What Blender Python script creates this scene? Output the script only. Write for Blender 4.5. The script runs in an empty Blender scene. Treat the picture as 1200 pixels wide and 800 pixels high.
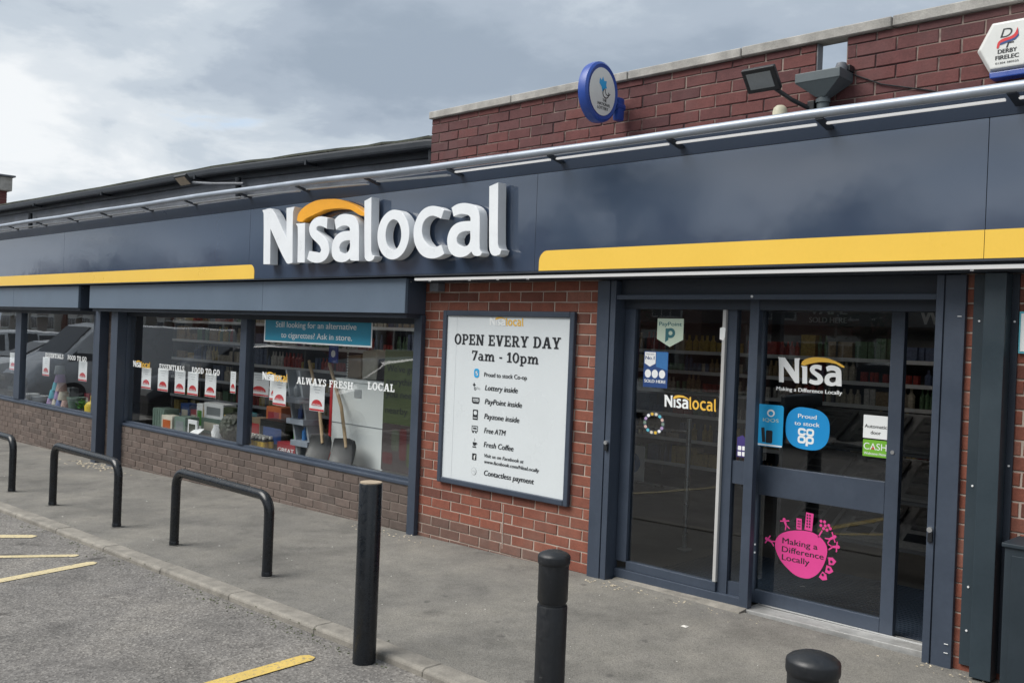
import bpy, bmesh, math, random
from mathutils import Vector, Matrix
from mathutils.geometry import tessellate_polygon

rnd = random.Random(11)
scene = bpy.context.scene
C = scene.collection

# ------------------------------------------------------------------ camera
def camera_rotation(yaw, pitch, roll):
    cy, sy, cp, sp = math.cos(yaw), math.sin(yaw), math.cos(pitch), math.sin(pitch)
    f = Vector((sy * cp, cy * cp, sp)); rt = Vector((cy, -sy, 0)); up = rt.cross(f)
    cr, sr = math.cos(roll), math.sin(roll)
    r2 = rt * cr + up * sr; u2 = up * cr - rt * sr
    return Matrix((r2, u2, -f)).transposed()
cam_data = bpy.data.cameras.new('camera')
cam = bpy.data.objects.new('camera', cam_data); C.objects.link(cam)
cam.location = (5.66813, -5.10429, 1.62918)
cam.rotation_euler = camera_rotation(-0.769997, -0.003282, 0.039975).to_euler()
cam_data.sensor_width = 36.0
cam_data.lens = 1118.745 / 1200.0 * 36.0
cam_data.clip_start = 0.05
cam_data.clip_end = 2000.0
scene.camera = cam

# ------------------------------------------------------------------ sky, sun, exposure
SUN_ELEV, SUN_ROT = math.radians(50), math.radians(213)   # rotation measured clockwise from +Y
world = bpy.data.worlds.new('World'); scene.world = world; world.use_nodes = True
wn, wl = world.node_tree.nodes, world.node_tree.links
wn.clear()
out = wn.new('ShaderNodeOutputWorld'); bg = wn.new('ShaderNodeBackground'); bg.inputs['Strength'].default_value = 0.1
sky = wn.new('ShaderNodeTexSky'); sky.sky_type = 'NISHITA'; sky.sun_disc = False
sky.sun_elevation = SUN_ELEV; sky.sun_rotation = SUN_ROT; sky.air_density = 1.0; sky.dust_density = 2.0
tc = wn.new('ShaderNodeTexCoord'); sep = wn.new('ShaderNodeSeparateXYZ'); wl.new(tc.outputs['Generated'], sep.inputs[0])
def wmath(op, a, b=None):
    n = wn.new('ShaderNodeMath'); n.operation = op
    for i, v in enumerate((a, b)):
        if v is None: continue
        if isinstance(v, (int, float)): n.inputs[i].default_value = v
        else: wl.new(v, n.inputs[i])
    return n.outputs[0]
den = wmath('ADD', wmath('MAXIMUM', sep.outputs['Z'], 0.0), 0.22)
cmb = wn.new('ShaderNodeCombineXYZ')
wl.new(wmath('DIVIDE', sep.outputs['X'], den), cmb.inputs[0]); wl.new(wmath('DIVIDE', sep.outputs['Y'], den), cmb.inputs[1])
def wnoise(scale, detail, rough, dist, off):
    m = wn.new('ShaderNodeMapping'); m.inputs['Location'].default_value = off; wl.new(cmb.outputs[0], m.inputs[0])
    n = wn.new('ShaderNodeTexNoise'); n.inputs['Scale'].default_value = scale; n.inputs['Detail'].default_value = detail
    n.inputs['Roughness'].default_value = rough; n.inputs['Distortion'].default_value = dist
    wl.new(m.outputs[0], n.inputs['Vector']); return n.outputs['Fac']
def wramp(fac, stops, interp='EASE'):
    r = wn.new('ShaderNodeValToRGB'); r.color_ramp.interpolation = interp
    el = r.color_ramp.elements
    while len(el) < len(stops): el.new(0.5)
    for e, (p, c) in zip(el, stops): e.position = p; e.color = (*c, 1)
    wl.new(fac, r.inputs[0]); return r.outputs['Color']
CLOUD_OFF = (9.9, 6.2, 0.0)
big = wnoise(0.75, 9.0, 0.52, 0.35, CLOUD_OFF)
fine = wnoise(2.4, 10.0, 0.58, 0.25, (16.87, 4.34, 2.0))
mixn = wmath('ADD', wmath('MULTIPLY', big, 0.66), wmath('MULTIPLY', fine, 0.34))
cloud_col = wramp(mixn, [(0.37, (1.75, 2.10, 2.55)), (0.445, (2.2, 2.55, 3.0)), (0.495, (2.85, 3.2, 3.58)), (0.545, (3.6, 3.88, 4.15)), (0.62, (4.55, 4.7, 4.82))])
gap = wramp(fine, [(0.64, (0, 0, 0)), (0.74, (0.5, 0.5, 0.5))])
mx = wn.new('ShaderNodeMixRGB'); wl.new(gap, mx.inputs[0]); wl.new(cloud_col, mx.inputs[1]); wl.new(sky.outputs[0], mx.inputs[2])
wl.new(mx.outputs[0], bg.inputs['Color']); wl.new(bg.outputs[0], out.inputs['Surface'])

sun_data = bpy.data.lights.new('sun', 'SUN'); sun_data.energy = 2.2; sun_data.angle = math.radians(42); sun_data.color = (1.0, 0.965, 0.91)
sun = bpy.data.objects.new('sun', sun_data); C.objects.link(sun)
sd = Vector((math.sin(SUN_ROT) * math.cos(SUN_ELEV), math.cos(SUN_ROT) * math.cos(SUN_ELEV), math.sin(SUN_ELEV)))
sun.rotation_euler = (-sd).to_track_quat('-Z', 'Y').to_euler(); sun.location = sd * 60

vs = scene.view_settings
vs.view_transform = 'Standard'; vs.look = 'None'; vs.exposure = 1.0; vs.gamma = 1.0; vs.use_curve_mapping = False
try:
    scene.cycles.use_denoising = True
    scene.cycles.max_bounces = 8; scene.cycles.transparent_max_bounces = 16
except Exception: pass

# ------------------------------------------------------------------ materials
def ramp(nt, fac, stops, interp='LINEAR'):
    r = nt.nodes.new('ShaderNodeValToRGB'); r.color_ramp.interpolation = interp
    el = r.color_ramp.elements
    while len(el) < len(stops): el.new(0.5)
    for e, (p, c) in zip(el, stops): e.position = p; e.color = (*c, 1) if len(c) == 3 else c
    nt.links.new(fac, r.inputs[0]); return r.outputs['Color']
def noise(nt, scale, detail=4.0, rough=0.55, vec=None, dist=0.0, out='Fac'):
    n = nt.nodes.new('ShaderNodeTexNoise'); n.inputs['Scale'].default_value = scale
    n.inputs['Detail'].default_value = detail; n.inputs['Roughness'].default_value = rough; n.inputs['Distortion'].default_value = dist
    if vec is not None: nt.links.new(vec, n.inputs['Vector'])
    return n.outputs[out]
def mixc(nt, fac, a, b, mode='MIX'):
    n = nt.nodes.new('ShaderNodeMixRGB'); n.blend_type = mode
    for i, v in enumerate((fac, a, b)):
        if isinstance(v, (int, float)): n.inputs[i].default_value = v
        elif isinstance(v, tuple): n.inputs[i].default_value = (*v, 1)
        else: nt.links.new(v, n.inputs[i])
    return n.outputs[0]
def pos(nt):
    g = nt.nodes.new('ShaderNodeNewGeometry'); return g.outputs['Position']
def bumpn(nt, bsdf, height, strength=0.3, dist=0.01):
    b = nt.nodes.new('ShaderNodeBump'); b.inputs['Strength'].default_value = strength; b.inputs['Distance'].default_value = dist
    nt.links.new(height, b.inputs['Height']); nt.links.new(b.outputs[0], bsdf.inputs['Normal'])
MATS = {}
def newmat(name):
    m = bpy.data.materials.new(name); m.use_nodes = True; MATS[name] = m
    nt = m.node_tree; return m, nt, nt.nodes['Principled BSDF']
def surf(name, col, rough=0.6, metal=0.0, var=0.12, scale=3.0, fine=60.0, bump=0.0, bdist=0.004, spec=0.5, rvar=0.1, coat=0.0, emit=None, ior=None):
    """painted, plastic, metal and timber surfaces: colour with soft wear, uneven gloss, fine relief"""
    m, nt, b = newmat(name); p = pos(nt)
    n1 = noise(nt, scale, 5, 0.6, p); n2 = noise(nt, fine, 3, 0.6, p)
    lo = tuple(max(0, c * (1 - var)) for c in col); hi = tuple(min(1, c * (1 + var)) for c in col)
    c1 = ramp(nt, n1, [(0.3, lo), (0.7, hi)])
    c2 = mixc(nt, 0.25, c1, ramp(nt, n2, [(0.35, lo), (0.65, hi)]))
    nt.links.new(c2, b.inputs['Base Color'])
    r = ramp(nt, n1, [(0.3, (max(0.02, rough - rvar),) * 3), (0.7, (min(1, rough + rvar),) * 3)])
    nt.links.new(r, b.inputs['Roughness'])
    b.inputs['Metallic'].default_value = metal; b.inputs['Specular IOR Level'].default_value = spec
    if ior: b.inputs['IOR'].default_value = ior
    if coat: b.inputs['Coat Weight'].default_value = coat; b.inputs['Coat Roughness'].default_value = 0.08
    if bump: bumpn(nt, b, n2, bump, bdist)
    if emit: b.inputs['Emission Color'].default_value = (*emit[0], 1); b.inputs['Emission Strength'].default_value = emit[1]
    return m
def brickmat(name, stops, stain=(0.3, 0.26, 0.23), stain_amt=0.35, scale=1.6):
    m, nt, b = newmat(name); p = pos(nt)
    oi = nt.nodes.new('ShaderNodeObjectInfo')
    base = ramp(nt, oi.outputs['Random'], stops)
    grain = noise(nt, 90, 6, 0.7, p); soft = noise(nt, 14, 4, 0.6, p); st = noise(nt, scale, 6, 0.65, p)
    c = mixc(nt, 0.35, base, ramp(nt, grain, [(0.3, (0.35,) * 3), (0.7, (1.35,) * 3)]), 'MULTIPLY')
    c = mixc(nt, 0.45, c, ramp(nt, soft, [(0.3, (0.6,) * 3), (0.7, (1.25,) * 3)]), 'MULTIPLY')
    sm = ramp(nt, st, [(0.52, (0, 0, 0)), (0.72, (stain_amt,) * 3)])
    c = mixc(nt, sm, c, stain)
    nt.links.new(c, b.inputs['Base Color']); b.inputs['Roughness'].default_value = 0.88
    bumpn(nt, b, grain, 0.5, 0.004)
    return m
brickmat('brick_red', [(0.0, (0.13, 0.046, 0.033)), (0.2, (0.195, 0.064, 0.042)), (0.6, (0.245, 0.080, 0.050)), (0.9, (0.215, 0.069, 0.044)), (1.0, (0.285, 0.122, 0.086))], (0.25, 0.155, 0.118), 0.3)
brickmat('brick_grimy', [(0.0, (0.125, 0.072, 0.058)), (0.5, (0.155, 0.082, 0.063)), (1.0, (0.18, 0.092, 0.07))], (0.16, 0.13, 0.115), 0.5)
brickmat('brick_brown', [(0.0, (0.088, 0.067, 0.058)), (0.5, (0.115, 0.086, 0.073)), (1.0, (0.148, 0.112, 0.096))], (0.155, 0.132, 0.118), 0.45)
brickmat('brick_plum', [(0.0, (0.088, 0.034, 0.036)), (0.35, (0.125, 0.043, 0.042)), (0.7, (0.145, 0.049, 0.045)), (1.0, (0.105, 0.042, 0.044))], (0.115, 0.07, 0.07), 0.6, 1.1)
def mortar(name, lo, hi, dark=None):
    m, nt, b = newmat(name); p = pos(nt)
    n1 = noise(nt, 5, 5, 0.6, p); n2 = noise(nt, 120, 3, 0.6, p)
    c = ramp(nt, n1, [(0.3, lo), (0.7, hi)])
    if dark:
        c = mixc(nt, ramp(nt, noise(nt, 3.2, 4, 0.6, p), [(0.44, (1, 1, 1)), (0.54, (0, 0, 0))]), c, dark)
    nt.links.new(c, b.inputs['Base Color']); b.inputs['Roughness'].default_value = 0.95; bumpn(nt, b, n2, 0.5, 0.003)
    return m
mortar('mortar_cream', (0.34, 0.27, 0.225), (0.52, 0.44, 0.38))
mortar('mortar_brown', (0.12, 0.098, 0.085), (0.215, 0.18, 0.156))
mortar('mortar_mixed', (0.20, 0.15, 0.13), (0.33, 0.27, 0.235), (0.05, 0.032, 0.034))
surf('anthracite', (0.042, 0.056, 0.082), 0.42, var=0.14, scale=2.5, fine=40, rvar=0.1, bump=0.05)
surf('anthracite_dark', (0.020, 0.028, 0.042), 0.5, var=0.15, scale=2.5, bump=0.05)
surf('petrol_grey', (0.021, 0.035, 0.046), 0.45, var=0.15, scale=2.2, bump=0.05)
surf('box_grey', (0.106, 0.142, 0.190), 0.36, var=0.08, scale=1.5, rvar=0.06)
surf('fascia_grey', (0.042, 0.063, 0.106), 0.075, var=0.06, scale=0.8, fine=2.2, rvar=0.04, ior=2.05, bump=0.05, bdist=0.02)
surf('fascia_trim', (0.034, 0.050, 0.082), 0.34, var=0.1, scale=1.0)
surf('yellow_vinyl', (0.80, 0.52, 0.080), 0.3, var=0.04, scale=1.2, rvar=0.05)
surf('letter_white', (0.74, 0.77, 0.80), 0.35, var=0.05, scale=6)
surf('letter_orange', (0.80, 0.36, 0.02), 0.38, var=0.08, scale=6)
surf('white_print', (0.80, 0.82, 0.82), 0.5, var=0.02)
surf('black_print', (0.014, 0.016, 0.020), 0.5, var=0.05)
surf('grey_print', (0.40, 0.42, 0.43), 0.5, var=0.05)
surf('yellow_print', (0.78, 0.46, 0.06), 0.5, var=0.03)
surf('poster_white', (0.62, 0.66, 0.68), 0.3, var=0.04, scale=1.5, rvar=0.06)
surf('galv', (0.33, 0.37, 0.43), 0.42, metal=0.35, var=0.12, scale=4)
surf('alu_white', (0.72, 0.73, 0.74), 0.4, var=0.06)
surf('steel', (0.55, 0.56, 0.57), 0.3, metal=0.9, var=0.1, scale=6)
surf('worn_metal', (0.40, 0.40, 0.39), 0.5, metal=0.4, var=0.25, scale=9, bump=0.2)
def blackcoat(name, base, rough, wear, scuff):
    m, nt, b = newmat(name); p = pos(nt)
    mp = nt.nodes.new('ShaderNodeMapping'); mp.inputs['Scale'].default_value = (1, 1, 0.35); nt.links.new(p, mp.inputs[0])
    n1 = noise(nt, 70, 5, 0.7, mp.outputs[0]); n2 = noise(nt, 9, 4, 0.6, p); n3 = noise(nt, 28, 6, 0.75, p, 0.8)
    c = ramp(nt, n2, [(0.3, tuple(x * 0.8 for x in base)), (0.7, tuple(x * 1.4 for x in base))])
    c = mixc(nt, ramp(nt, n1, [(0.60, (0, 0, 0)), (0.72, (wear,) * 3)]), c, (0.075, 0.075, 0.078))
    c = mixc(nt, ramp(nt, n3, [(0.64, (0, 0, 0)), (0.70, (scuff,) * 3)]), c, (0.15, 0.145, 0.14))
    nt.links.new(c, b.inputs['Base Color'])
    nt.links.new(ramp(nt, n3, [(0.35, (rough,) * 3), (0.7, (rough + 0.3,) * 3)]), b.inputs['Roughness']); bumpn(nt, b, n1, 0.08, 0.003)
blackcoat('black_paint', (0.0055, 0.0075, 0.0105), 0.18, 0.15, 0.22)
blackcoat('black_plastic', (0.0065, 0.008, 0.0105), 0.34, 0.18, 0.3)
surf('timber_top', (0.36, 0.29, 0.21), 0.8, var=0.25, scale=20, bump=0.3)
surf('blue_plastic', (0.020, 0.062, 0.30), 0.34, var=0.1, scale=5)
surf('white_plastic', (0.66, 0.67, 0.65), 0.4, var=0.06, scale=5)
surf('cream_plastic', (0.70, 0.66, 0.50), 0.4, var=0.06)
surf('hopper_grey', (0.075, 0.095, 0.105), 0.5, var=0.15, scale=6)
surf('seal_grey', (0.46, 0.46, 0.45), 0.45, var=0.1)
surf('lens_grey', (0.20, 0.22, 0.23), 0.2, var=0.1)
surf('felt', (0.050, 0.055, 0.042), 0.95, var=0.7, scale=9, fine=50, bump=0.6, bdist=0.01)
surf('lead_grey', (0.13, 0.14, 0.16), 0.6, var=0.45, scale=3.5, bump=0.2)
surf('gutter_black', (0.012, 0.016, 0.022), 0.5, var=0.3, scale=5)
surf('cyan_vinyl', (0.014, 0.33, 0.66), 0.4, var=0.04)
surf('cyan_deep', (0.010, 0.26, 0.60), 0.4, var=0.04)
surf('teal_board', (0.022, 0.26, 0.40), 0.4, var=0.1, scale=1.2)
surf('pink_vinyl', (0.66, 0.055, 0.26), 0.45, var=0.04)
surf('green_vinyl', (0.16, 0.42, 0.03), 0.45, var=0.05)
surf('mint_vinyl', (0.52, 0.62, 0.50), 0.45, var=0.04)
surf('teal_print', (0.03, 0.14, 0.16), 0.5, var=0.05)
surf('navy_vinyl', (0.02, 0.06, 0.20), 0.45, var=0.1)
surf('mid_blue_vinyl', (0.04, 0.17, 0.42), 0.45, var=0.1)
surf('purple_vinyl', (0.05, 0.035, 0.17), 0.45, var=0.1)
surf('red_print', (0.56, 0.03, 0.035), 0.5, var=0.06)
surf('card_white', (0.82, 0.83, 0.84), 0.6, var=0.03)
surf('freezer_white', (0.80, 0.83, 0.82), 0.35, var=0.05, scale=2)
surf('rack_grey', (0.25, 0.27, 0.29), 0.5, var=0.1)
surf('wood_pale', (0.44, 0.31, 0.18), 0.6, var=0.2, scale=14)
surf('cabinet', (0.016, 0.026, 0.035), 0.48, var=0.15, scale=3)
surf('interior_wall', (0.11, 0.10, 0.105), 0.8, var=0.1)
surf('interior_floor', (0.085, 0.082, 0.08), 0.45, var=0.15, scale=2)
surf('mat_rubber', (0.014, 0.014, 0.015), 0.9, var=0.2, scale=20)
surf('ceiling_tile', (0.30, 0.30, 0.29), 0.8, var=0.05)
surf('shelf_metal', (0.10, 0.10, 0.105), 0.5, var=0.1)
surf('newsprint', (0.17, 0.165, 0.16), 0.8, var=0.2, scale=30)
surf('concrete', (0.215, 0.20, 0.175), 0.9, var=0.38, scale=9, fine=120, bump=0.6)
surf('coping', (0.33, 0.32, 0.30), 0.9, var=0.45, scale=7, fine=110, bump=0.4)
surf('render_white', (0.62, 0.60, 0.56), 0.85, var=0.1)
surf('rubber', (0.012, 0.012, 0.012), 0.8)
surf('car_dark', (0.012, 0.014, 0.018), 0.18, var=0.05, coat=0.8)
surf('car_silver', (0.55, 0.57, 0.58), 0.3, metal=0.1, var=0.05, coat=0.8)
surf('car_white', (0.68, 0.69, 0.69), 0.25, var=0.03, coat=0.8)
surf('car_glass', (0.008, 0.010, 0.012), 0.05, var=0.0, spec=0.8)
surf('lamp_glass', (0.75, 0.74, 0.70), 0.1, var=0.05)
surf('bark', (0.07, 0.055, 0.042), 0.9, var=0.35, scale=12, bump=0.6, bdist=0.02)
surf('roof_tile', (0.085, 0.055, 0.05), 0.85, var=0.3, scale=9, bump=0.4)
surf('frame_white', (0.74, 0.75, 0.74), 0.4, var=0.03)
surf('debris', (0.46, 0.40, 0.30), 0.9, var=0.5, scale=60)
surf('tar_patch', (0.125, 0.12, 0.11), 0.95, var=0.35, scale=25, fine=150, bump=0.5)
surf('moss', (0.05, 0.065, 0.02), 0.95, var=0.4, scale=40)
surf('led_white', (0.80, 0.81, 0.82), 0.4, var=0.02, emit=((1.0, 0.99, 0.97), 0.22))
surf('tube_light', (0.9, 0.9, 0.88), 0.4, var=0.0, emit=((1.0, 0.96, 0.9), 5.0))
for nm, col in dict(lilac=(0.42, 0.30, 0.52), aqua=(0.10, 0.42, 0.52), blush=(0.58, 0.40, 0.36), ivory=(0.62, 0.58, 0.48), pebble=(0.22, 0.24, 0.25), periwinkle=(0.24, 0.30, 0.56), yellow_toy=(0.72, 0.52, 0.03), sage=(0.17, 0.24, 0.20), leafgreen=(0.08, 0.26, 0.05), scoop_black=(0.006, 0.007, 0.008), olive=(0.045, 0.060, 0.024), plum_brown=(0.045, 0.034, 0.034), bottle_black=(0.02, 0.02, 0.02), label_gold=(0.62, 0.40, 0.04), cap_white=(0.7, 0.68, 0.62), topiary=(0.055, 0.062, 0.045), maroon=(0.07, 0.012, 0.014), orange=(0.5, 0.12, 0.03), crimson=(0.30, 0.02, 0.03), packet_tan=(0.34, 0.25, 0.16)).items():
    surf(nm, col, 0.5, var=0.08, scale=8)

def glassmat(name, tint, ior):
    m = bpy.data.materials.new(name); m.use_nodes = True; nt = m.node_tree; nt.nodes.clear(); MATS[name] = m
    o = nt.nodes.new('ShaderNodeOutputMaterial'); mixs = nt.nodes.new('ShaderNodeMixShader')
    t = nt.nodes.new('ShaderNodeBsdfTransparent'); t.inputs[0].default_value = (*tint, 1)
    g = nt.nodes.new('ShaderNodeBsdfGlossy'); g.inputs['Roughness'].default_value = 0.012; g.inputs['Color'].default_value = (0.95, 0.97, 1, 1)
    f = nt.nodes.new('ShaderNodeFresnel'); f.inputs['IOR'].default_value = ior
    ge = nt.nodes.new('ShaderNodeNewGeometry'); fm = nt.nodes.new('ShaderNodeMath'); fm.operation = 'MULTIPLY'; fb = nt.nodes.new('ShaderNodeMath'); fb.operation = 'MULTIPLY'; fb.inputs[1].default_value = 1.75; fb.use_clamp = True; nt.links.new(f.outputs[0], fb.inputs[0]); fi = nt.nodes.new('ShaderNodeMath'); fi.operation = 'SUBTRACT'; fi.inputs[0].default_value = 1.0
    nt.links.new(ge.outputs['Backfacing'], fi.inputs[1]); nt.links.new(fi.outputs[0], fm.inputs[1]); nt.links.new(fb.outputs[0], fm.inputs[0])
    nn = noise(nt, 1.1, 2, 0.5, pos(nt)); b = nt.nodes.new('ShaderNodeBump'); b.inputs['Strength'].default_value = 0.03; b.inputs['Distance'].default_value = 0.05
    nt.links.new(nn, b.inputs['Height']); nt.links.new(b.outputs[0], g.inputs['Normal'])
    nt.links.new(fm.outputs[0], mixs.inputs[0]); nt.links.new(t.outputs[0], mixs.inputs[1]); nt.links.new(g.outputs[0], mixs.inputs[2]); nt.links.new(mixs.outputs[0], o.inputs['Surface'])
    return m
glassmat('glass', (0.97, 0.98, 0.98), 1.50)
glassmat('glass_dim', (0.80, 0.83, 0.84), 1.50)

def asphalt(name, base_lo, base_hi, chip, chip_scale, chip_amt, patch, bump, gumamt=0.5):
    m, nt, b = newmat(name); p = pos(nt)
    v = nt.nodes.new('ShaderNodeTexVoronoi'); v.inputs['Scale'].default_value = chip_scale; nt.links.new(p, v.inputs['Vector'])
    vc = nt.nodes.new('ShaderNodeSeparateColor'); nt.links.new(v.outputs['Color'], vc.inputs[0])
    fine = noise(nt, 220, 4, 0.7, p); mid = noise(nt, 7, 6, 0.65, p); bigp = noise(nt, 0.9, 6, 0.6, p, 0.6); spots = noise(nt, 2.6, 5, 0.6, p, 0.3)
    c = ramp(nt, mid, [(0.3, base_lo), (0.7, base_hi)])
    c = mixc(nt, ramp(nt, vc.outputs[0], [(0.55, (0, 0, 0)), (0.95, (chip_amt,) * 3)]), c, chip)
    c = mixc(nt, ramp(nt, vc.outputs[1], [(0.6, (0, 0, 0)), (0.95, (chip_amt * 0.9,) * 3)]), c, (0.03, 0.028, 0.026))
    c = mixc(nt, 0.5, c, ramp(nt, fine, [(0.3, (0.5,) * 3), (0.7, (1.45,) * 3)]), 'MULTIPLY')
    c = mixc(nt, 0.6, c, ramp(nt, bigp, [(0.35, (0.72, 0.72, 0.73)), (0.65, (1.18, 1.16, 1.12))]), 'MULTIPLY')
    c = mixc(nt, ramp(nt, spots, [(0.63, (0, 0, 0)), (0.72, (patch,) * 3)]), c, (0.035, 0.032, 0.030))
    v2 = nt.nodes.new('ShaderNodeTexVoronoi'); v2.inputs['Scale'].default_value = 5.5; nt.links.new(mixc(nt, 0.06, p, noise(nt, 18, 3, 0.6, p, 0.0, 'Color')), v2.inputs['Vector'])
    v2c = nt.nodes.new('ShaderNodeSeparateColor'); nt.links.new(v2.outputs['Color'], v2c.inputs[0])
    gum = mixc(nt, 1.0, ramp(nt, v2.outputs['Distance'], [(0.10, (1, 1, 1)), (0.16, (0, 0, 0))]), ramp(nt, v2c.outputs[0], [(0.80, (0, 0, 0)), (0.86, (gumamt,) * 3)]), 'MULTIPLY')
    c = mixc(nt, gum, c, (0.055, 0.052, 0.05))
    streak = noise(nt, 1.6, 8, 0.68, p, 0.15)
    c = mixc(nt, 0.75, c, ramp(nt, streak, [(0.36, (0.66, 0.66, 0.66)), (0.5, (1.0, 1.0, 1.0)), (0.66, (1.16, 1.15, 1.12))]), 'MULTIPLY')
    nt.links.new(c, b.inputs['Base Color']); b.inputs['Roughness'].default_value = 0.88
    h = mixc(nt, 0.5, fine, v.outputs['Distance']); bumpn(nt, b, h, bump, 0.006)
    return m
asphalt('road_asphalt', (0.125, 0.118, 0.112), (0.185, 0.176, 0.166), (0.34, 0.325, 0.305), 95, 0.55, 0.75, 0.7, 0.35)
asphalt('path_asphalt', (0.145, 0.140, 0.127), (0.192, 0.184, 0.168), (0.27, 0.26, 0.24), 170, 0.4, 0.4, 0.45, 0.55)
def roadpaint(name, col):
    m, nt, b = newmat(name); p = pos(nt)
    n = noise(nt, 45, 6, 0.75, p); n2 = noise(nt, 5, 4, 0.6, p)
    c = ramp(nt, n2, [(0.3, tuple(x * 0.85 for x in col)), (0.7, col)])
    c = mixc(nt, ramp(nt, n, [(0.53, (0, 0, 0)), (0.62, (0.75,) * 3)]), c, (0.16, 0.15, 0.135))
    nt.links.new(c, b.inputs['Base Color']); b.inputs['Roughness'].default_value = 0.8; bumpn(nt, b, n, 0.5, 0.004); return m
roadpaint('road_yellow', (0.60, 0.43, 0.115))
roadpaint('road_cream', (0.58, 0.49, 0.29))
def housebrick(name, a, b_, mo):
    m, nt, b = newmat(name); p = pos(nt)
    mp = nt.nodes.new('ShaderNodeMapping'); mp.inputs['Rotation'].default_value = (math.radians(90), 0, 0); nt.links.new(p, mp.inputs[0])
    t = nt.nodes.new('ShaderNodeTexBrick'); t.inputs['Scale'].default_value = 1.0; t.inputs['Brick Width'].default_value = 0.225; t.inputs['Row Height'].default_value = 0.075; t.inputs['Mortar Size'].default_value = 0.006
    t.inputs['Color1'].default_value = (*a, 1); t.inputs['Color2'].default_value = (*b_, 1); t.inputs['Mortar'].default_value = (*mo, 1)
    nt.links.new(mp.outputs[0], t.inputs['Vector']); nt.links.new(t.outputs['Color'], b.inputs['Base Color']); b.inputs['Roughness'].default_value = 0.9; return m
housebrick('house_brick', (0.16, 0.06, 0.045), (0.22, 0.09, 0.065), (0.28, 0.25, 0.22))
def leafmat(name, lo, hi):
    m, nt, b = newmat(name); p = pos(nt)
    c = ramp(nt, noise(nt, 2.2, 4, 0.6, p), [(0.3, lo), (0.7, hi)])
    nt.links.new(c, b.inputs['Base Color']); b.inputs['Roughness'].default_value = 0.6; return m
leafmat('leaf_green', (0.035, 0.060, 0.018), (0.075, 0.115, 0.035))
leafmat('leaf_dark', (0.022, 0.040, 0.016), (0.05, 0.075, 0.028))
leafmat('lawn', (0.045, 0.075, 0.02), (0.08, 0.12, 0.035))
def productmat(name):
    m, nt, b = newmat(name); p = pos(nt)
    at = nt.nodes.new('ShaderNodeAttribute'); at.attribute_name = 'pack'
    c = ramp(nt, at.outputs['Fac'], [(0.0, (0.34, 0.24, 0.13)), (0.2, (0.36, 0.05, 0.04)), (0.35, (0.50, 0.45, 0.36)), (0.5, (0.10, 0.13, 0.22)), (0.65, (0.45, 0.33, 0.09)), (0.8, (0.12, 0.22, 0.12)), (0.92, (0.55, 0.53, 0.5))], 'CONSTANT')
    c = mixc(nt, 0.6, c, ramp(nt, noise(nt, 40, 4, 0.7, p), [(0.3, (0.4,) * 3), (0.7, (1.5,) * 3)]), 'MULTIPLY')
    nt.links.new(c, b.inputs['Base Color']); b.inputs['Roughness'].default_value = 0.45; return m
productmat('products')

# ------------------------------------------------------------------ geometry helpers
def gz(x, y):
    """pavement level: a gentle fall along the frontage and towards the kerb"""
    return 0.021 * max(-14.0, min(1.9, x)) + 0.012 * max(-7.0, min(1.0, y))

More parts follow.
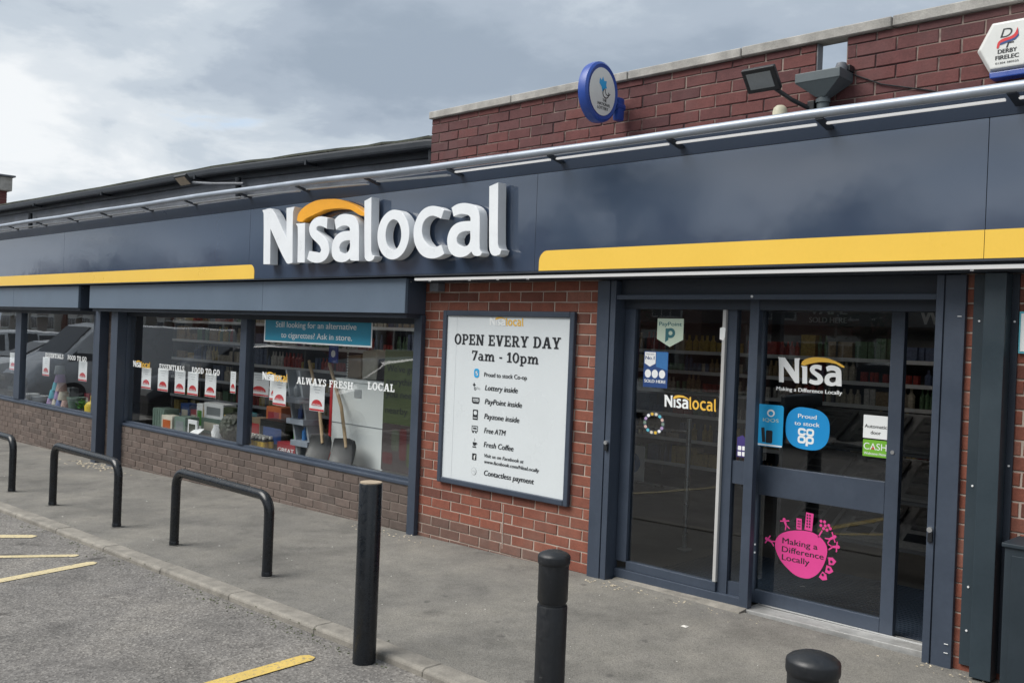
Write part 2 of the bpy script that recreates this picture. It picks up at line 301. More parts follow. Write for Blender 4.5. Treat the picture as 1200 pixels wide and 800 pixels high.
class MB:
    def __init__(self): self.v = []; self.f = []
    def add(self, vs, fs):
        o = len(self.v); self.v += [tuple(p) for p in vs]; self.f += [tuple(i + o for i in f) for f in fs]; return self
    def box(self, x0, x1, y0, y1, z0, z1):
        return self.add([(x0,y0,z0),(x1,y0,z0),(x1,y1,z0),(x0,y1,z0),(x0,y0,z1),(x1,y0,z1),(x1,y1,z1),(x0,y1,z1)],
                        [(0,3,2,1),(4,5,6,7),(0,1,5,4),(1,2,6,5),(2,3,7,6),(3,0,4,7)])
    def hexa(self, p): # 8 corners: bottom loop then top loop
        return self.add(p, [(0,3,2,1),(4,5,6,7),(0,1,5,4),(1,2,6,5),(2,3,7,6),(3,0,4,7)])
    def quad(self, a, b, c, d): return self.add([a, b, c, d], [(0,1,2,3)])
    def prism(self, loops, y0, y1):
        """2-D loops (x,z), the first the outline, the rest holes, extruded from y0 (front) to y1"""
        pts = [q for l in loops for q in l]
        tris = tessellate_polygon([[Vector((a, b, 0)) for a, b in l] for l in loops])
        n = len(pts); vs = [(a, y0, b) for a, b in pts] + [(a, y1, b) for a, b in pts]
        fs = []
        for t in tris:
            a, b, c = [pts[i] for i in t]
            ccw = (b[0]-a[0])*(c[1]-a[1]) - (b[1]-a[1])*(c[0]-a[0]) > 0
            t = tuple(t) if ccw else tuple(reversed(t))
            fs.append(t); fs.append(tuple(i + n for i in reversed(t)))
        o = 0
        for li, l in enumerate(loops):
            k = len(l); area = sum(l[i][0]*l[(i+1)%k][1] - l[(i+1)%k][0]*l[i][1] for i in range(k))
            flip = (area > 0) == (li > 0)
            for i in range(k):
                a, b = o + i, o + (i + 1) % k
                fs.append((b, a, a + n, b + n) if not flip else (a, b, b + n, a + n))
            o += k
        return self.add(vs, fs)
    def flat(self, loops, y):
        pts = [q for l in loops for q in l]
        tris = tessellate_polygon([[Vector((a, b, 0)) for a, b in l] for l in loops])
        fs = []
        for t in tris:
            a, b, c = [pts[i] for i in t]
            fs.append(tuple(t) if (b[0]-a[0])*(c[1]-a[1]) - (b[1]-a[1])*(c[0]-a[0]) > 0 else tuple(reversed(t)))
        return self.add([(a, y, b) for a, b in pts], fs)
    def tube(self, path, r, n=12, cap=True):
        path = [Vector(p) for p in path]; rs = r if isinstance(r, (list, tuple)) else [r] * len(path)
        rings = []; prev = None
        for i, p in enumerate(path):
            d = (path[min(i+1, len(path)-1)] - path[max(i-1, 0)]).normalized()
            if prev is None: u = d.orthogonal().normalized()
            else: u = (prev - d * prev.dot(d)).normalized()
            prev = u; w = d.cross(u)
            rings.append([p + (u * math.cos(2*math.pi*k/n) + w * math.sin(2*math.pi*k/n)) * rs[i] for k in range(n)])
        vs = [q for ring in rings for q in ring]; fs = []
        for i in range(len(path) - 1):
            for k in range(n): a, b = i*n + k, i*n + (k+1) % n; fs.append((a, b, b + n, a + n))
        if cap: fs.append(tuple(reversed(range(n)))); fs.append(tuple(range((len(path)-1)*n, len(path)*n)))
        return self.add(vs, fs)
    def lathe(self, cx, cy, prof, n=28):
        vs = []; fs = []
        for r, z in prof: vs += [(cx + r*math.cos(2*math.pi*k/n), cy + r*math.sin(2*math.pi*k/n), z) for k in range(n)]
        for i in range(len(prof) - 1):
            for k in range(n): a, b = i*n + k, i*n + (k+1) % n; fs.append((a, b, b + n, a + n))
        fs.append(tuple(reversed(range(n)))); fs.append(tuple(range((len(prof)-1)*n, len(prof)*n)))
        return self.add(vs, fs)
    def move(self, fn): self.v = [tuple(fn(*p)) for p in self.v]; return self

ROOT = {}
def origin(o):
    while o is not None and o.name not in ROOT: o = o.parent
    return Vector(ROOT[o.name]) if o is not None else Vector((0, 0, 0))
def build(mb, name, mat, parent=None, bevel=0.0, smooth=False, kind=None, label=None, fix=True, seg=2):
    og = origin(parent)
    me = bpy.data.meshes.new(name); me.from_pydata([tuple(Vector(p) - og) for p in mb.v], [], mb.f)
    if bevel or fix:
        bm = bmesh.new(); bm.from_mesh(me)
        if fix: bmesh.ops.recalc_face_normals(bm, faces=bm.faces)
        if bevel:
            es = [e for e in bm.edges if len(e.link_faces) == 2 and e.calc_face_angle(0) > 0.6]
            bmesh.ops.bevel(bm, geom=es, offset=bevel, segments=seg, affect='EDGES', profile=0.6)
        bm.to_mesh(me); bm.free()
    if smooth:
        me.polygons.foreach_set('use_smooth', [True] * len(me.polygons))
        try: me.set_sharp_from_angle(angle=math.radians(38))
        except Exception: pass
    me.materials.append(MATS[mat]); o = bpy.data.objects.new(name, me); C.objects.link(o)
    if parent is not None: o.parent = parent
    if kind: o['kind'] = kind
    if label: o['label'] = label
    return o
def tag(o, label, cat, group=None, kind=None):
    o['label'] = label; o['category'] = cat
    if group: o['group'] = group
    if kind: o['kind'] = kind
    return o
def thing(name, label, cat, loc=(0, 0, 0), group=None):
    o = bpy.data.objects.new(name, None); C.objects.link(o); o.location = loc; o.empty_display_size = 0.1
    ROOT[o.name] = tuple(loc); return tag(o, label, cat, group)
def struct(o): o['kind'] = 'structure'; return o

def smooth_loop(pts, sub=4, corner=48):
    """closed loop through the points, rounded between them, sharp at real corners"""
    n = len(pts); V = [Vector(p) for p in pts]; cor = []
    for i in range(n):
        a = V[i] - V[i-1]; b = V[(i+1) % n] - V[i]
        cor.append(a.angle(b, 0) > math.radians(corner))
    res = []
    for i in range(n):
        p0, p1, p2, p3 = V[i-1], V[i], V[(i+1) % n], V[(i+2) % n]
        if cor[i]: p0 = p1 - (p2 - p1)
        if cor[(i+1) % n]: p3 = p2 + (p2 - p1)
        L = (p2 - p1).length
        if cor[i] and cor[(i+1) % n]: res.append(tuple(p1)); continue
        def tang(a, b, c):
            t = (c - a); l = (b - a).length + (c - b).length
            return t / max(l, 1e-6) * L
        m1, m2 = tang(p0, p1, p2), tang(p1, p2, p3)
        for s in range(sub):
            t = s / sub; t2, t3 = t*t, t*t*t
            res.append(tuple(p1*(2*t3-3*t2+1) + m1*(t3-2*t2+t) + p2*(-2*t3+3*t2) + m2*(t3-t2)))
    return res

# ---- lettering: Blender's own font flattened to faces, fitted to a width and a cap height
_TXT = {}
def text_faces(s, bold=0.0, shear=0.0, spacing=1.0):
    k = (s, bold, shear, spacing)
    if k not in _TXT:
        cu = bpy.data.curves.new('t', 'FONT'); cu.body = s; cu.offset = bold; cu.shear = shear; cu.space_character = spacing; cu.fill_mode = 'FRONT'; cu.resolution_u = 4
        ob = bpy.data.objects.new('t', cu); me = bpy.data.meshes.new_from_object(ob)
        vs = [(v.co.x, v.co.y) for v in me.vertices]; fs = [tuple(p.vertices) for p in me.polygons]
        bpy.data.objects.remove(ob); bpy.data.curves.remove(cu); bpy.data.meshes.remove(me)
        _TXT[k] = (vs, fs)
    return _TXT[k]
CAP = 0.729
def text(mb, s, x0, x1, z, h, y, bold=0.0, shear=0.0, spacing=1.0, tilt=0.0):
    """s between x0 and x1, baseline z, cap height h, on the plane y"""
    vs, fs = text_faces(s, 0.0, shear, spacing); bold = bold * 2.2
    if not vs: return mb
    a = min(v[0] for v in vs); b = max(v[0] for v in vs); k = (x1 - x0) / (b - a)
    for i, dx in enumerate((0.0,) if not bold else (0.0, -bold, bold)):
        mb.add([(x0 + (u - a) * k + dx * h, y - 0.00012 * i, z + w * h / CAP) for u, w in vs], fs)
    return mb
# ---- slab-serif capitals built from strokes (cap height 1)
def arc(cx, cy, rx, ry, a0, a1, tx, ty, n=14):
    o = [(cx + rx*math.cos(math.radians(a0+(a1-a0)*i/n)), cy + ry*math.sin(math.radians(a0+(a1-a0)*i/n))) for i in range(n+1)]
    q = [(cx + (rx-tx)*math.cos(math.radians(a0+(a1-a0)*i/n)), cy + (ry-ty)*math.sin(math.radians(a0+(a1-a0)*i/n))) for i in range(n+1)]
    return [[o[i], o[i+1], q[i+1], q[i]] for i in range(n)]
def rc(x0, y0, x1, y1): return [[(x0,y0),(x1,y0),(x1,y1),(x0,y1)]]
def dg(xa, ya, xb, yb, w): return [[(xa-w/2,ya),(xa+w/2,ya),(xb+w/2,yb),(xb-w/2,yb)]]
def stem(x, w=0.2, h=1.0): return rc(x, 0, x+w, h) + rc(x-0.09, 0, x+w+0.09, 0.13) + rc(x-0.09, h-0.13, x+w+0.09, h)
SL = {
 'O': (0.82, arc(0.41,0.5,0.41,0.52,0,360,0.21,0.15,28)), '0': (0.72, arc(0.36,0.5,0.36,0.52,0,360,0.19,0.15,28)),
 'P': (0.74, stem(0.09) + rc(0.29,0.87,0.42,1) + rc(0.29,0.40,0.42,0.53) + arc(0.42,0.70,0.32,0.30,-90,90,0.2,0.13)),
 'R': (0.84, stem(0.09) + rc(0.29,0.87,0.42,1) + rc(0.29,0.42,0.42,0.55) + arc(0.42,0.71,0.31,0.29,-90,90,0.2,0.13) + dg(0.66,0.0,0.46,0.46,0.22) + rc(0.6,0,0.86,0.13)),
 'E': (0.74, stem(0.09) + rc(0.29,0.86,0.68,1) + rc(0.29,0,0.72,0.14) + rc(0.29,0.44,0.54,0.57) + rc(0.58,0.66,0.68,0.87) + rc(0.61,0.1,0.72,0.34) + rc(0.47,0.36,0.54,0.65)),
 'F': (0.70, stem(0.09) + rc(0.29,0.86,0.68,1) + rc(0.29,0.44,0.54,0.57) + rc(0.58,0.66,0.68,0.87) + rc(0.47,0.36,0.54,0.65)),
 'N': (0.92, stem(0.09,0.17) + rc(0.66,0,0.83,1) + rc(0.58,0.87,0.92,1) + dg(0.72,0,0.2,1,0.24)),
 'V': (0.86, dg(0.43,0,0.17,1,0.23) + dg(0.43,0,0.70,1,0.18) + rc(0,0.87,0.36,1) + rc(0.54,0.87,0.87,1)),
 'Y': (0.84, rc(0.32,0,0.52,0.46) + rc(0.2,0,0.64,0.13) + dg(0.40,0.40,0.17,1,0.22) + dg(0.44,0.40,0.68,1,0.17) + rc(0,0.87,0.36,1) + rc(0.52,0.87,0.85,1)),
 'D': (0.84, stem(0.09) + rc(0.29,0.87,0.42,1) + rc(0.29,0,0.42,0.13) + arc(0.40,0.5,0.42,0.5,-90,90,0.21,0.13)),
 'A': (0.92, dg(0.17,0,0.43,1,0.18) + dg(0.75,0,0.49,1,0.24) + rc(0.26,0.27,0.66,0.40) + rc(0,0,0.34,0.13) + rc(0.56,0,0.93,0.13)),
 'S': (0.66, arc(0.33,0.735,0.29,0.285,20,270,0.19,0.14) + arc(0.33,0.27,0.31,0.29,-160,90,0.2,0.14) + rc(0.5,0.68,0.6,0.98) + rc(0.02,0.02,0.12,0.32)),
 'T': (0.76, rc(0.28,0,0.48,1) + rc(0.17,0,0.59,0.13) + rc(0,0.86,0.76,1) + rc(0,0.66,0.11,0.88) + rc(0.65,0.66,0.76,0.88)),
 'I': (0.42, stem(0.11)), 'L': (0.68, stem(0.09) + rc(0.29,0,0.66,0.14) + rc(0.55,0.1,0.66,0.36)),
 'H': (0.92, stem(0.09) + stem(0.63) + rc(0.28,0.43,0.64,0.57)),
 'G': (0.84, arc(0.42,0.5,0.42,0.52,35,325,0.21,0.15,24) + rc(0.58,0.0,0.78,0.46) + rc(0.46,0.36,0.84,0.48) + rc(0.66,0.68,0.76,0.98)),
 'C': (0.78, arc(0.42,0.5,0.42,0.52,35,325,0.21,0.15,24) + rc(0.66,0.68,0.76,0.98)),
 'W': (1.2, dg(0.33,0,0.16,1,0.2) + dg(0.33,0,0.58,1,0.16) + dg(0.85,0,0.60,1,0.2) + dg(0.85,0,1.04,1,0.16) + rc(0,0.87,0.34,1) + rc(0.88,0.87,1.2,1)),
 '7': (0.64, rc(0,0.86,0.64,1) + rc(0,0.7,0.11,0.88) + dg(0.22,0,0.54,0.88,0.2)),
 '1': (0.50, rc(0.17,0,0.37,1) + rc(0.0,0,0.52,0.13) + dg(0.06,0.72,0.24,0.98,0.2)),
 '-': (0.36, rc(0.02,0.33,0.34,0.48)), ' ': (0.34, []),
 'a': (0.66, arc(0.29,0.48,0.27,0.24,0,150,0.18,0.13) + rc(0.38,0,0.56,0.5) + arc(0.27,0.22,0.26,0.23,0,360,0.17,0.11,20) + rc(0.46,0,0.68,0.12)),
 'm': (1.12, rc(0.09,0,0.27,0.7) + rc(0,0,0.34,0.12) + rc(0,0.59,0.2,0.71) + arc(0.42,0.45,0.24,0.27,0,180,0.18,0.14) + rc(0.48,0,0.66,0.46) + rc(0.42,0,0.72,0.12) + arc(0.81,0.45,0.24,0.27,0,180,0.18,0.14) + rc(0.87,0,1.05,0.46) + rc(0.81,0,1.13,0.12)),
 'p': (0.72, rc(0.09,-0.28,0.27,0.7) + rc(0,-0.28,0.38,-0.16) + rc(0,0.59,0.2,0.71) + arc(0.38,0.35,0.32,0.37,0,360,0.19,0.13,22)),
}
def slab(mb, s, x0, x1, z, h, y, step=0.00012):
    w = sum(SL[c][0] + 0.09 for c in s) - 0.09; k = (x1 - x0) / w; cx = 0.0
    for ch in s:
        for i, p in enumerate(SL[ch][1]):
            yy = y - step * (i % 9)
            q = [(x0 + (cx + a) * k, yy, z + b * h) for a, b in p]
            area = sum(q[j][0]*q[(j+1)%4][2] - q[(j+1)%4][0]*q[j][2] for j in range(4))
            mb.add(q, [(0,1,2,3) if area > 0 else (3,2,1,0)])
        cx += SL[ch][0] + 0.09
    return mb
def disc(cx, cz, rx, rz=None, n=24, a0=0, a1=360):
    rz = rx if rz is None else rz
    m = n if a1 - a0 >= 360 else n + 1
    return [(cx + rx*math.cos(math.radians(a0+(a1-a0)*i/n)), cz + rz*math.sin(math.radians(a0+(a1-a0)*i/n))) for i in range(m)]
def rrect(x0, x1, z0, z1, r, n=5):
    p = []
    for cx, cz, a in ((x1-r, z1-r, 0), (x0+r, z1-r, 90), (x0+r, z0+r, 180), (x1-r, z0+r, 270)):
        p += [(cx + r*math.cos(math.radians(a+90*i/n)), cz + r*math.sin(math.radians(a+90*i/n))) for i in range(n+1)]
    return p
GLYPH = {
 'N': [[(0.0, 0.507),(0.171, 0.504),(0.426, 0.231),(0.407, 0.5),(0.54, 0.504),(0.517, 0.447),(0.54, 0.003),(0.442, 0.005),(0.153, 0.327),(0.171, 0.0),(0.055, 0.003),(0.025, 0.467)]],
 'i': [[(0.566, 0.351),(0.712, 0.35),(0.73, 0.001),(0.616, 0.004),(0.598, 0.314)]],
 's': [[(1.049, 0.372),(0.997, 0.387),(0.933, 0.393),(0.862, 0.383),(0.807, 0.354),(0.778, 0.309),(0.79, 0.253),(0.833, 0.209),(0.901, 0.169),(0.951, 0.134),(0.972, 0.102),(0.955, 0.081),(0.891, 0.079),(0.792, 0.101),(0.764, 0.03),(0.831, 0.004),(0.913, -0.007),(0.992, 0.0),(1.053, 0.026),(1.089, 0.07),(1.091, 0.12),(1.059, 0.176),(1.009, 0.215),(0.944, 0.245),(0.893, 0.275),(0.889, 0.299),(0.915, 0.311),(0.971, 0.306),(1.044, 0.281)]],
 'a': [[(1.148, 0.353),(1.199, 0.382),(1.267, 0.393),(1.349, 0.386),(1.432, 0.359),(1.484, 0.307),(1.498, 0.245),(1.514, -0.005),(1.404, 0.0),(1.389, 0.016),(1.331, -0.006),(1.256, -0.01),(1.178, 0.009),(1.132, 0.055),(1.125, 0.119),(1.144, 0.181),(1.194, 0.224),(1.269, 0.246),(1.373, 0.248),(1.369, 0.269),(1.344, 0.287),(1.311, 0.293),(1.251, 0.292),(1.176, 0.266)], [(1.378, 0.17),(1.304, 0.166),(1.253, 0.148),(1.232, 0.115),(1.253, 0.074),(1.304, 0.06),(1.358, 0.075),(1.382, 0.109)]],
 'l': [[(1.559, 0.482),(1.652, 0.507),(1.676, 0.072),(1.692, 0.035),(1.725, 0.028),(1.708, 0.0),(1.657, -0.014),(1.614, -0.004),(1.591, 0.027)]],
 'o': [[(2.146, 0.195),(2.137, 0.244),(2.115, 0.29),(2.081, 0.33),(2.039, 0.36),(1.99, 0.379),(1.938, 0.385),(1.886, 0.378),(1.839, 0.357),(1.798, 0.325),(1.768, 0.283),(1.751, 0.235),(1.747, 0.183),(1.757, 0.132),(1.781, 0.084),(1.816, 0.044),(1.86, 0.015),(1.91, -0.003),(1.963, -0.007),(2.013, 0.002),(2.06, 0.024),(2.098, 0.056),(2.126, 0.097),(2.143, 0.145)], [(2.048, 0.188),(2.038, 0.234),(2.015, 0.273),(1.982, 0.299),(1.944, 0.309),(1.907, 0.3),(1.877, 0.274),(1.858, 0.234),(1.853, 0.187),(1.864, 0.141),(1.888, 0.102),(1.921, 0.076),(1.959, 0.067),(1.996, 0.077),(2.025, 0.104),(2.044, 0.143)]],
 'c': [[(2.542, 0.344),(2.474, 0.373),(2.401, 0.384),(2.327, 0.374),(2.267, 0.342),(2.22, 0.283),(2.199, 0.21),(2.211, 0.127),(2.253, 0.06),(2.312, 0.013),(2.388, -0.011),(2.461, -0.013),(2.521, -0.001),(2.565, 0.017),(2.528, 0.086),(2.486, 0.076),(2.45, 0.067),(2.407, 0.075),(2.363, 0.101),(2.323, 0.139),(2.301, 0.189),(2.304, 0.246),(2.333, 0.285),(2.381, 0.306),(2.43, 0.307),(2.514, 0.281)]],
 'a2': [[(2.624, 0.356),(2.675, 0.376),(2.744, 0.382),(2.813, 0.373),(2.876, 0.35),(2.917, 0.312),(2.931, 0.258),(2.943, 0.043),(2.967, 0.01),(2.952, -0.007),(2.913, -0.011),(2.879, -0.001),(2.858, 0.023),(2.812, -0.003),(2.744, -0.014),(2.674, -0.002),(2.62, 0.035),(2.592, 0.095),(2.595, 0.151),(2.627, 0.205),(2.683, 0.237),(2.752, 0.247),(2.834, 0.246),(2.83, 0.271),(2.806, 0.29),(2.76, 0.3),(2.714, 0.302),(2.651, 0.288)], [(2.836, 0.173),(2.768, 0.174),(2.717, 0.157),(2.693, 0.127),(2.704, 0.091),(2.74, 0.068),(2.786, 0.063),(2.824, 0.078),(2.839, 0.109)]],
 'l2': [[(3.016, 0.482),(3.106, 0.502),(3.127, 0.074),(3.143, 0.036),(3.165, 0.026),(3.151, -0.006),(3.109, -0.016),(3.071, -0.007),(3.048, 0.02),(3.038, 0.062)]],
 'sw': [[(0.572, 0.386),(0.586, 0.433),(0.65, 0.481),(0.763, 0.52),(0.892, 0.539),(1.05, 0.536),(1.19, 0.524),(1.297, 0.496),(1.418, 0.457),(1.508, 0.415),(1.561, 0.382),(1.562, 0.362),(1.512, 0.365),(1.392, 0.414),(1.347, 0.428),(1.195, 0.445),(1.087, 0.447),(0.993, 0.444),(0.867, 0.423),(0.771, 0.401),(0.706, 0.386),(0.65, 0.363),(0.582, 0.374)]],
}

# ================================================================== SETTING
KERB_Y0, KERB_Y1 = -2.075, -1.94          # road face and back of the kerb
def kerb_line(t):
    """centre line of the kerb: straight past the shop window, swinging out to the right of the door"""
    if t < 3.0: return (t, -2.0075, 0.0)
    a = min((t - 3.0) / 3.2, math.radians(75)); R = 3.2
    x = 3.0 + R * math.sin(a); y = -2.0075 - R * (1 - math.cos(a))
    ex = (t - 3.0) - R * a
    if ex > 0: x += ex * math.cos(a); y -= ex * math.sin(a)
    return (x, y, a)
# road: one sheet to the horizon, finer near the shop
def gridsheet(xs, ys, off):
    mb = MB(); n = len(ys)
    vs = [(x, y, gz(x, y) + off) for x in xs for y in ys]
    fs = [(i*n+j, (i+1)*n+j, (i+1)*n+j+1, i*n+j+1) for i in range(len(xs)-1) for j in range(n-1)]
    return mb.add(vs, fs)
xs = [-900, -300, -100, -40, -20, -14] + [-13 + i for i in range(21)] + [9, 14, 30, 80, 300, 900]
ys = [-900, -300, -100, -50, -30, -20, -14, -10] + [-7 + 0.5*i for i in range(17)] + [4, 10, 40, 200, 900]
struct(build(gridsheet(xs, ys, -0.028), 'road', 'road_asphalt', fix=False, smooth=True))
# pavement in front of the shop, up to the back of the kerb
mb = MB(); ts = [-16 + 0.5*i for i in range(60)]
rows = []
for t in ts:
    x, y, a = kerb_line(t); bx, by = x + 0.07*math.sin(a), y + 0.07*math.cos(a)
    row = []
    for j in range(9):
        k = j / 8.0; px, py = bx, by + (0.03 - by) * k
        row.append((px, py, gz(px, py)))
    rows.append(row)
vsl = [p for r in rows for p in r]
mb.add(vsl, [(i*9+j, (i+1)*9+j, (i+1)*9+j+1, i*9+j+1) for i in range(len(rows)-1) for j in range(8)])
struct(build(mb, 'pavement', 'path_asphalt', fix=False, smooth=True))
# kerb stones
kerb = struct(bpy.data.objects.new('kerb', None)); C.objects.link(kerb); ROOT['kerb'] = (0, 0, 0)
t = -13.6 + 0.395 - 0.395
t = 0.395 - 0.912 * 15
while t < 8.6:
    mb = MB(); L = 0.908; seg = 4; lo = []
    dz = rnd.uniform(-0.003, 0.004); dy = rnd.uniform(-0.004, 0.004)
    prof = [(-0.066, -0.13), (-0.066, 0.0), (-0.052, 0.012), (0.062, 0.012), (0.062, -0.13)]
    rings = []
    for s in range(seg + 1):
        x, y, a = kerb_line(t + 0.002 + L * s / seg)
        rings.append([(x + (u + dy)*math.sin(a), y + (u + dy)*math.cos(a), gz(x, y) + w + dz) for u, w in prof])
    n = len(prof); vsl = [p for r in rings for p in r]
    fs = [(s*n+j, s*n+(j+1)%n, (s+1)*n+(j+1)%n, (s+1)*n+j) for s in range(seg) for j in range(n)]
    fs += [tuple(reversed(range(n))), tuple(range(seg*n, seg*n+n))]
    mb.add(vsl, fs); build(mb, 'kerb_stone', 'concrete', kerb, bevel=0.005, seg=1)
    t += 0.912
# painted bay lines on the tarmac
def mark(name, pts, mat, label):
    z = lambda x, y: gz(x, y) - 0.028 + 0.004
    mb = MB()
    tr = tessellate_polygon([[Vector((a, b, 0)) for a, b in pts]])
    mb.add([(a, b, z(a, b)) for a, b in pts], tr)
    o = build(mb, name, mat, fix=True); 
    for pl in o.data.polygons:
        if pl.normal.z < 0: pl.flip()
    return tag(o, label, 'road marking', 'painted parking lines')
def bar(p, q, w0, w1, roundend=True):
    p, q = Vector(p), Vector(q); d = (q - p).normalized(); nrm = Vector((-d.y, d.x))
    pts = [p + nrm*w0/2, p - nrm*w0/2, q - nrm*w1/2]
    if roundend: pts += [q + d*w1*0.35 - nrm*w1*0.25, q + d*w1*0.35 + nrm*w1*0.25]
    pts.append(q + nrm*w1/2)
    return [tuple(v) for v in pts]
mark('bay_line', [(-5.3, -5.6), (-5.15, -5.6), (-2.28, -2.28), (-2.33, -2.22), (-2.40, -2.24)], 'road_cream', 'faded cream line farthest left on the tarmac, first of three') 
mark('bay_line', bar((-2.9, -4.2), (-1.43, -2.28), 0.075, 0.075), 'road_cream', 'faded cream line between two others at the left edge of the tarmac')
mark('bay_line', bar((-0.62, -5.2), (-1.12, -2.29), 0.10, 0.10), 'road_cream', 'faded cream line nearest the camera among the three at left')
mark('bay_line', bar((1.74, -4.6), (1.625, -2.33), 0.11, 0.10) , 'road_yellow', 'bold yellow line beside the plain round bollard')
mark('bay_line', bar((1.80, -2.70), (2.9, -4.1), 0.10, 0.10, False), 'road_yellow', 'short yellow stroke forking off the bold yellow line')

# ---- bricks: shared meshes, one object each
def brick_mesh(i, dist):
    r = random.Random(100 + i); bm = bmesh.new()
    bmesh.ops.create_cube(bm, size=1.0)
    for v in bm.verts:
        v.co.x *= 0.2145; v.co.z *= 0.0655; v.co.y = (v.co.y + 0.5) * 0.05
        v.co.x += r.uniform(-dist, dist); v.co.z += r.uniform(-dist*0.7, dist*0.7)
    es = [e for e in bm.edges if all(v.co.y < 0.02 for v in e.verts)]
    bmesh.ops.bevel(bm, geom=es, offset=0.0035, segments=1, affect='EDGES')
    me = bpy.data.meshes.new('brick'); bm.to_mesh(me); bm.free(); return me
BRICKS = {}
def brick_variants(mat):
    if mat not in BRICKS:
        BRICKS[mat] = []
        for i in range(4):
            me = brick_mesh(i, 0.0022); me.materials.append(MATS[mat]); BRICKS[mat].append(me)
    return BRICKS[mat]
def brick_field(root, x0, x1, z0, z1, ztop, xphase, holes, matfn, joined=lambda x, z: False, pitch=0.075, proud=0.0, jmat='brick_brown', joint=0.0095):
    og = origin(root); n = int((ztop - z0) / pitch) + 2; m0 = -int(max(0, (z1 - ztop)) / pitch) - 1
    jm = MB()
    for r in range(m0, n):
        top = ztop - pitch * r; bot = top - pitch + joint
        a, b = max(bot, z0), min(top, z1)
        if b - a < 0.012: continue
        off = xphase + (0.1125 if r % 2 else 0.0)
        i = math.floor((x0 - off) / 0.225) - 1
        while True:
            l = off + i * 0.225 + joint/2; h = l + 0.225 - joint; i += 1
            if l > x1: break
            segs = [(max(l, x0), min(h, x1))]
            for (hx0, hx1, hz0, hz1) in holes:
                if a < hz1 and b > hz0:
                    ns = []
                    for s, e in segs:
                        if e <= hx0 or s >= hx1: ns.append((s, e))
                        else:
                            if s < hx0: ns.append((s, hx0))
                            if e > hx1: ns.append((hx1, e))
                    segs = ns
            for s, e in segs:
                if e - s < 0.025: continue
                cx, cz = (s + e) / 2, (a + b) / 2
                yy = rnd.uniform(-0.002, 0.002) - proud
                if joined(cx, cz): jm.box(s, e, yy, 0.05, a, b); continue
                mt = matfn(cx, cz); vs_ = brick_variants(mt)
                o = bpy.data.objects.new('brick', vs_[rnd.randrange(4)]); C.objects.link(o); o.parent = root
                o.location = Vector((cx, yy, cz)) - og
                o.scale = ((e - s) / 0.215, 1, (b - a) / 0.0655)
                o.rotation_euler = (0, rnd.uniform(-0.004, 0.004), rnd.uniform(-0.004, 0.004))
    if jm.v: build(jm, 'brick_courses', jmat, root, kind='stuff')
Z0 = 1.9   # a known bed joint
# poster wall
w = thing('brick_wall', 'red brick wall panel behind the framed opening hours board', 'wall', (0.65, 0.1, -0.1))
mb = MB().box(-0.345, 1.60, 0.0055, 0.22, -0.25, 2.12); build(mb, 'mortar', 'mortar_cream', w)
brick_field(w, -0.345, 1.60, -0.2, 2.12, Z0 - 0.0048, 0.0, [(0.10, 1.21, 0.60, 1.70)],
            lambda x, z: 'brick_grimy' if (z < 0.20 and x + z*2.2 < 1.05 + rnd.uniform(-0.12, 0.12)) or (z < 0.1 and x < 1.2) else 'brick_red', proud=0.0, joint=0.0088)
# vertical crack repair
mb = MB().tube([(0.700, 0.001, 0.39), (0.697, 0.001, 0.2), (0.703, 0.001, 0.06)], 0.0045, 6); build(mb, 'mortar_repair', 'mortar_cream', w)
# right-hand pier beside the door and beyond
w = thing('brick_wall', 'narrow red brick strips either side of the dark channel right of door', 'wall', (4.4, 0.1, -0.1))
mb = MB().box(3.90, 6.2, 0.0055, 0.22, -0.2, 2.12); build(mb, 'mortar', 'mortar_cream', w)
brick_field(w, 3.93, 4.7, -0.1, 2.12, Z0 - 0.0048, 0.06, [], lambda x, z: 'brick_red')
mb = MB().box(4.7, 6.2, 0.0, 0.0055, -0.1, 2.12); build(mb, 'brick_courses', 'brick_red', w)
# stall risers under the windows
w = thing('window_base_wall', 'low brown brick wall under the wide double window', 'wall', (-3.1, 0.1, -0.2))
mb = MB().box(-6.02, -0.345, 0.0055, 0.2, -0.4, 0.378); build(mb, 'mortar', 'mortar_brown', w)
brick_field(w, -6.0, -0.36, -0.32, 0.378, 0.36, 0.04, [], lambda x, z: 'brick_brown')
w = thing('window_base_wall', 'low brown brick wall under the far left window', 'wall', (-9.5, 0.1, -0.2))
mb = MB().box(-13.0, -6.6, 0.0055, 0.2, -0.5, 0.378); build(mb, 'mortar', 'mortar_brown', w)
brick_field(w, -13.0, -6.6, -0.42, 0.378, 0.36, 0.04, [], lambda x, z: 'brick_brown', joined=lambda x, z: x < -9.6)
# thin brick pier between the two windows
w = thing('brick_pier', 'thin sliver of brick between the left shutter guides', 'pier', (-6.2, 0.05, -0.2))
mb = MB().box(-6.5, -6.0, 0.0055, 0.18, -0.4, 1.8); build(mb, 'mortar', 'mortar_brown', w)
brick_field(w, -6.47, -6.02, -0.32, 1.8, 0.36, 0.04, [], lambda x, z: 'brick_brown')
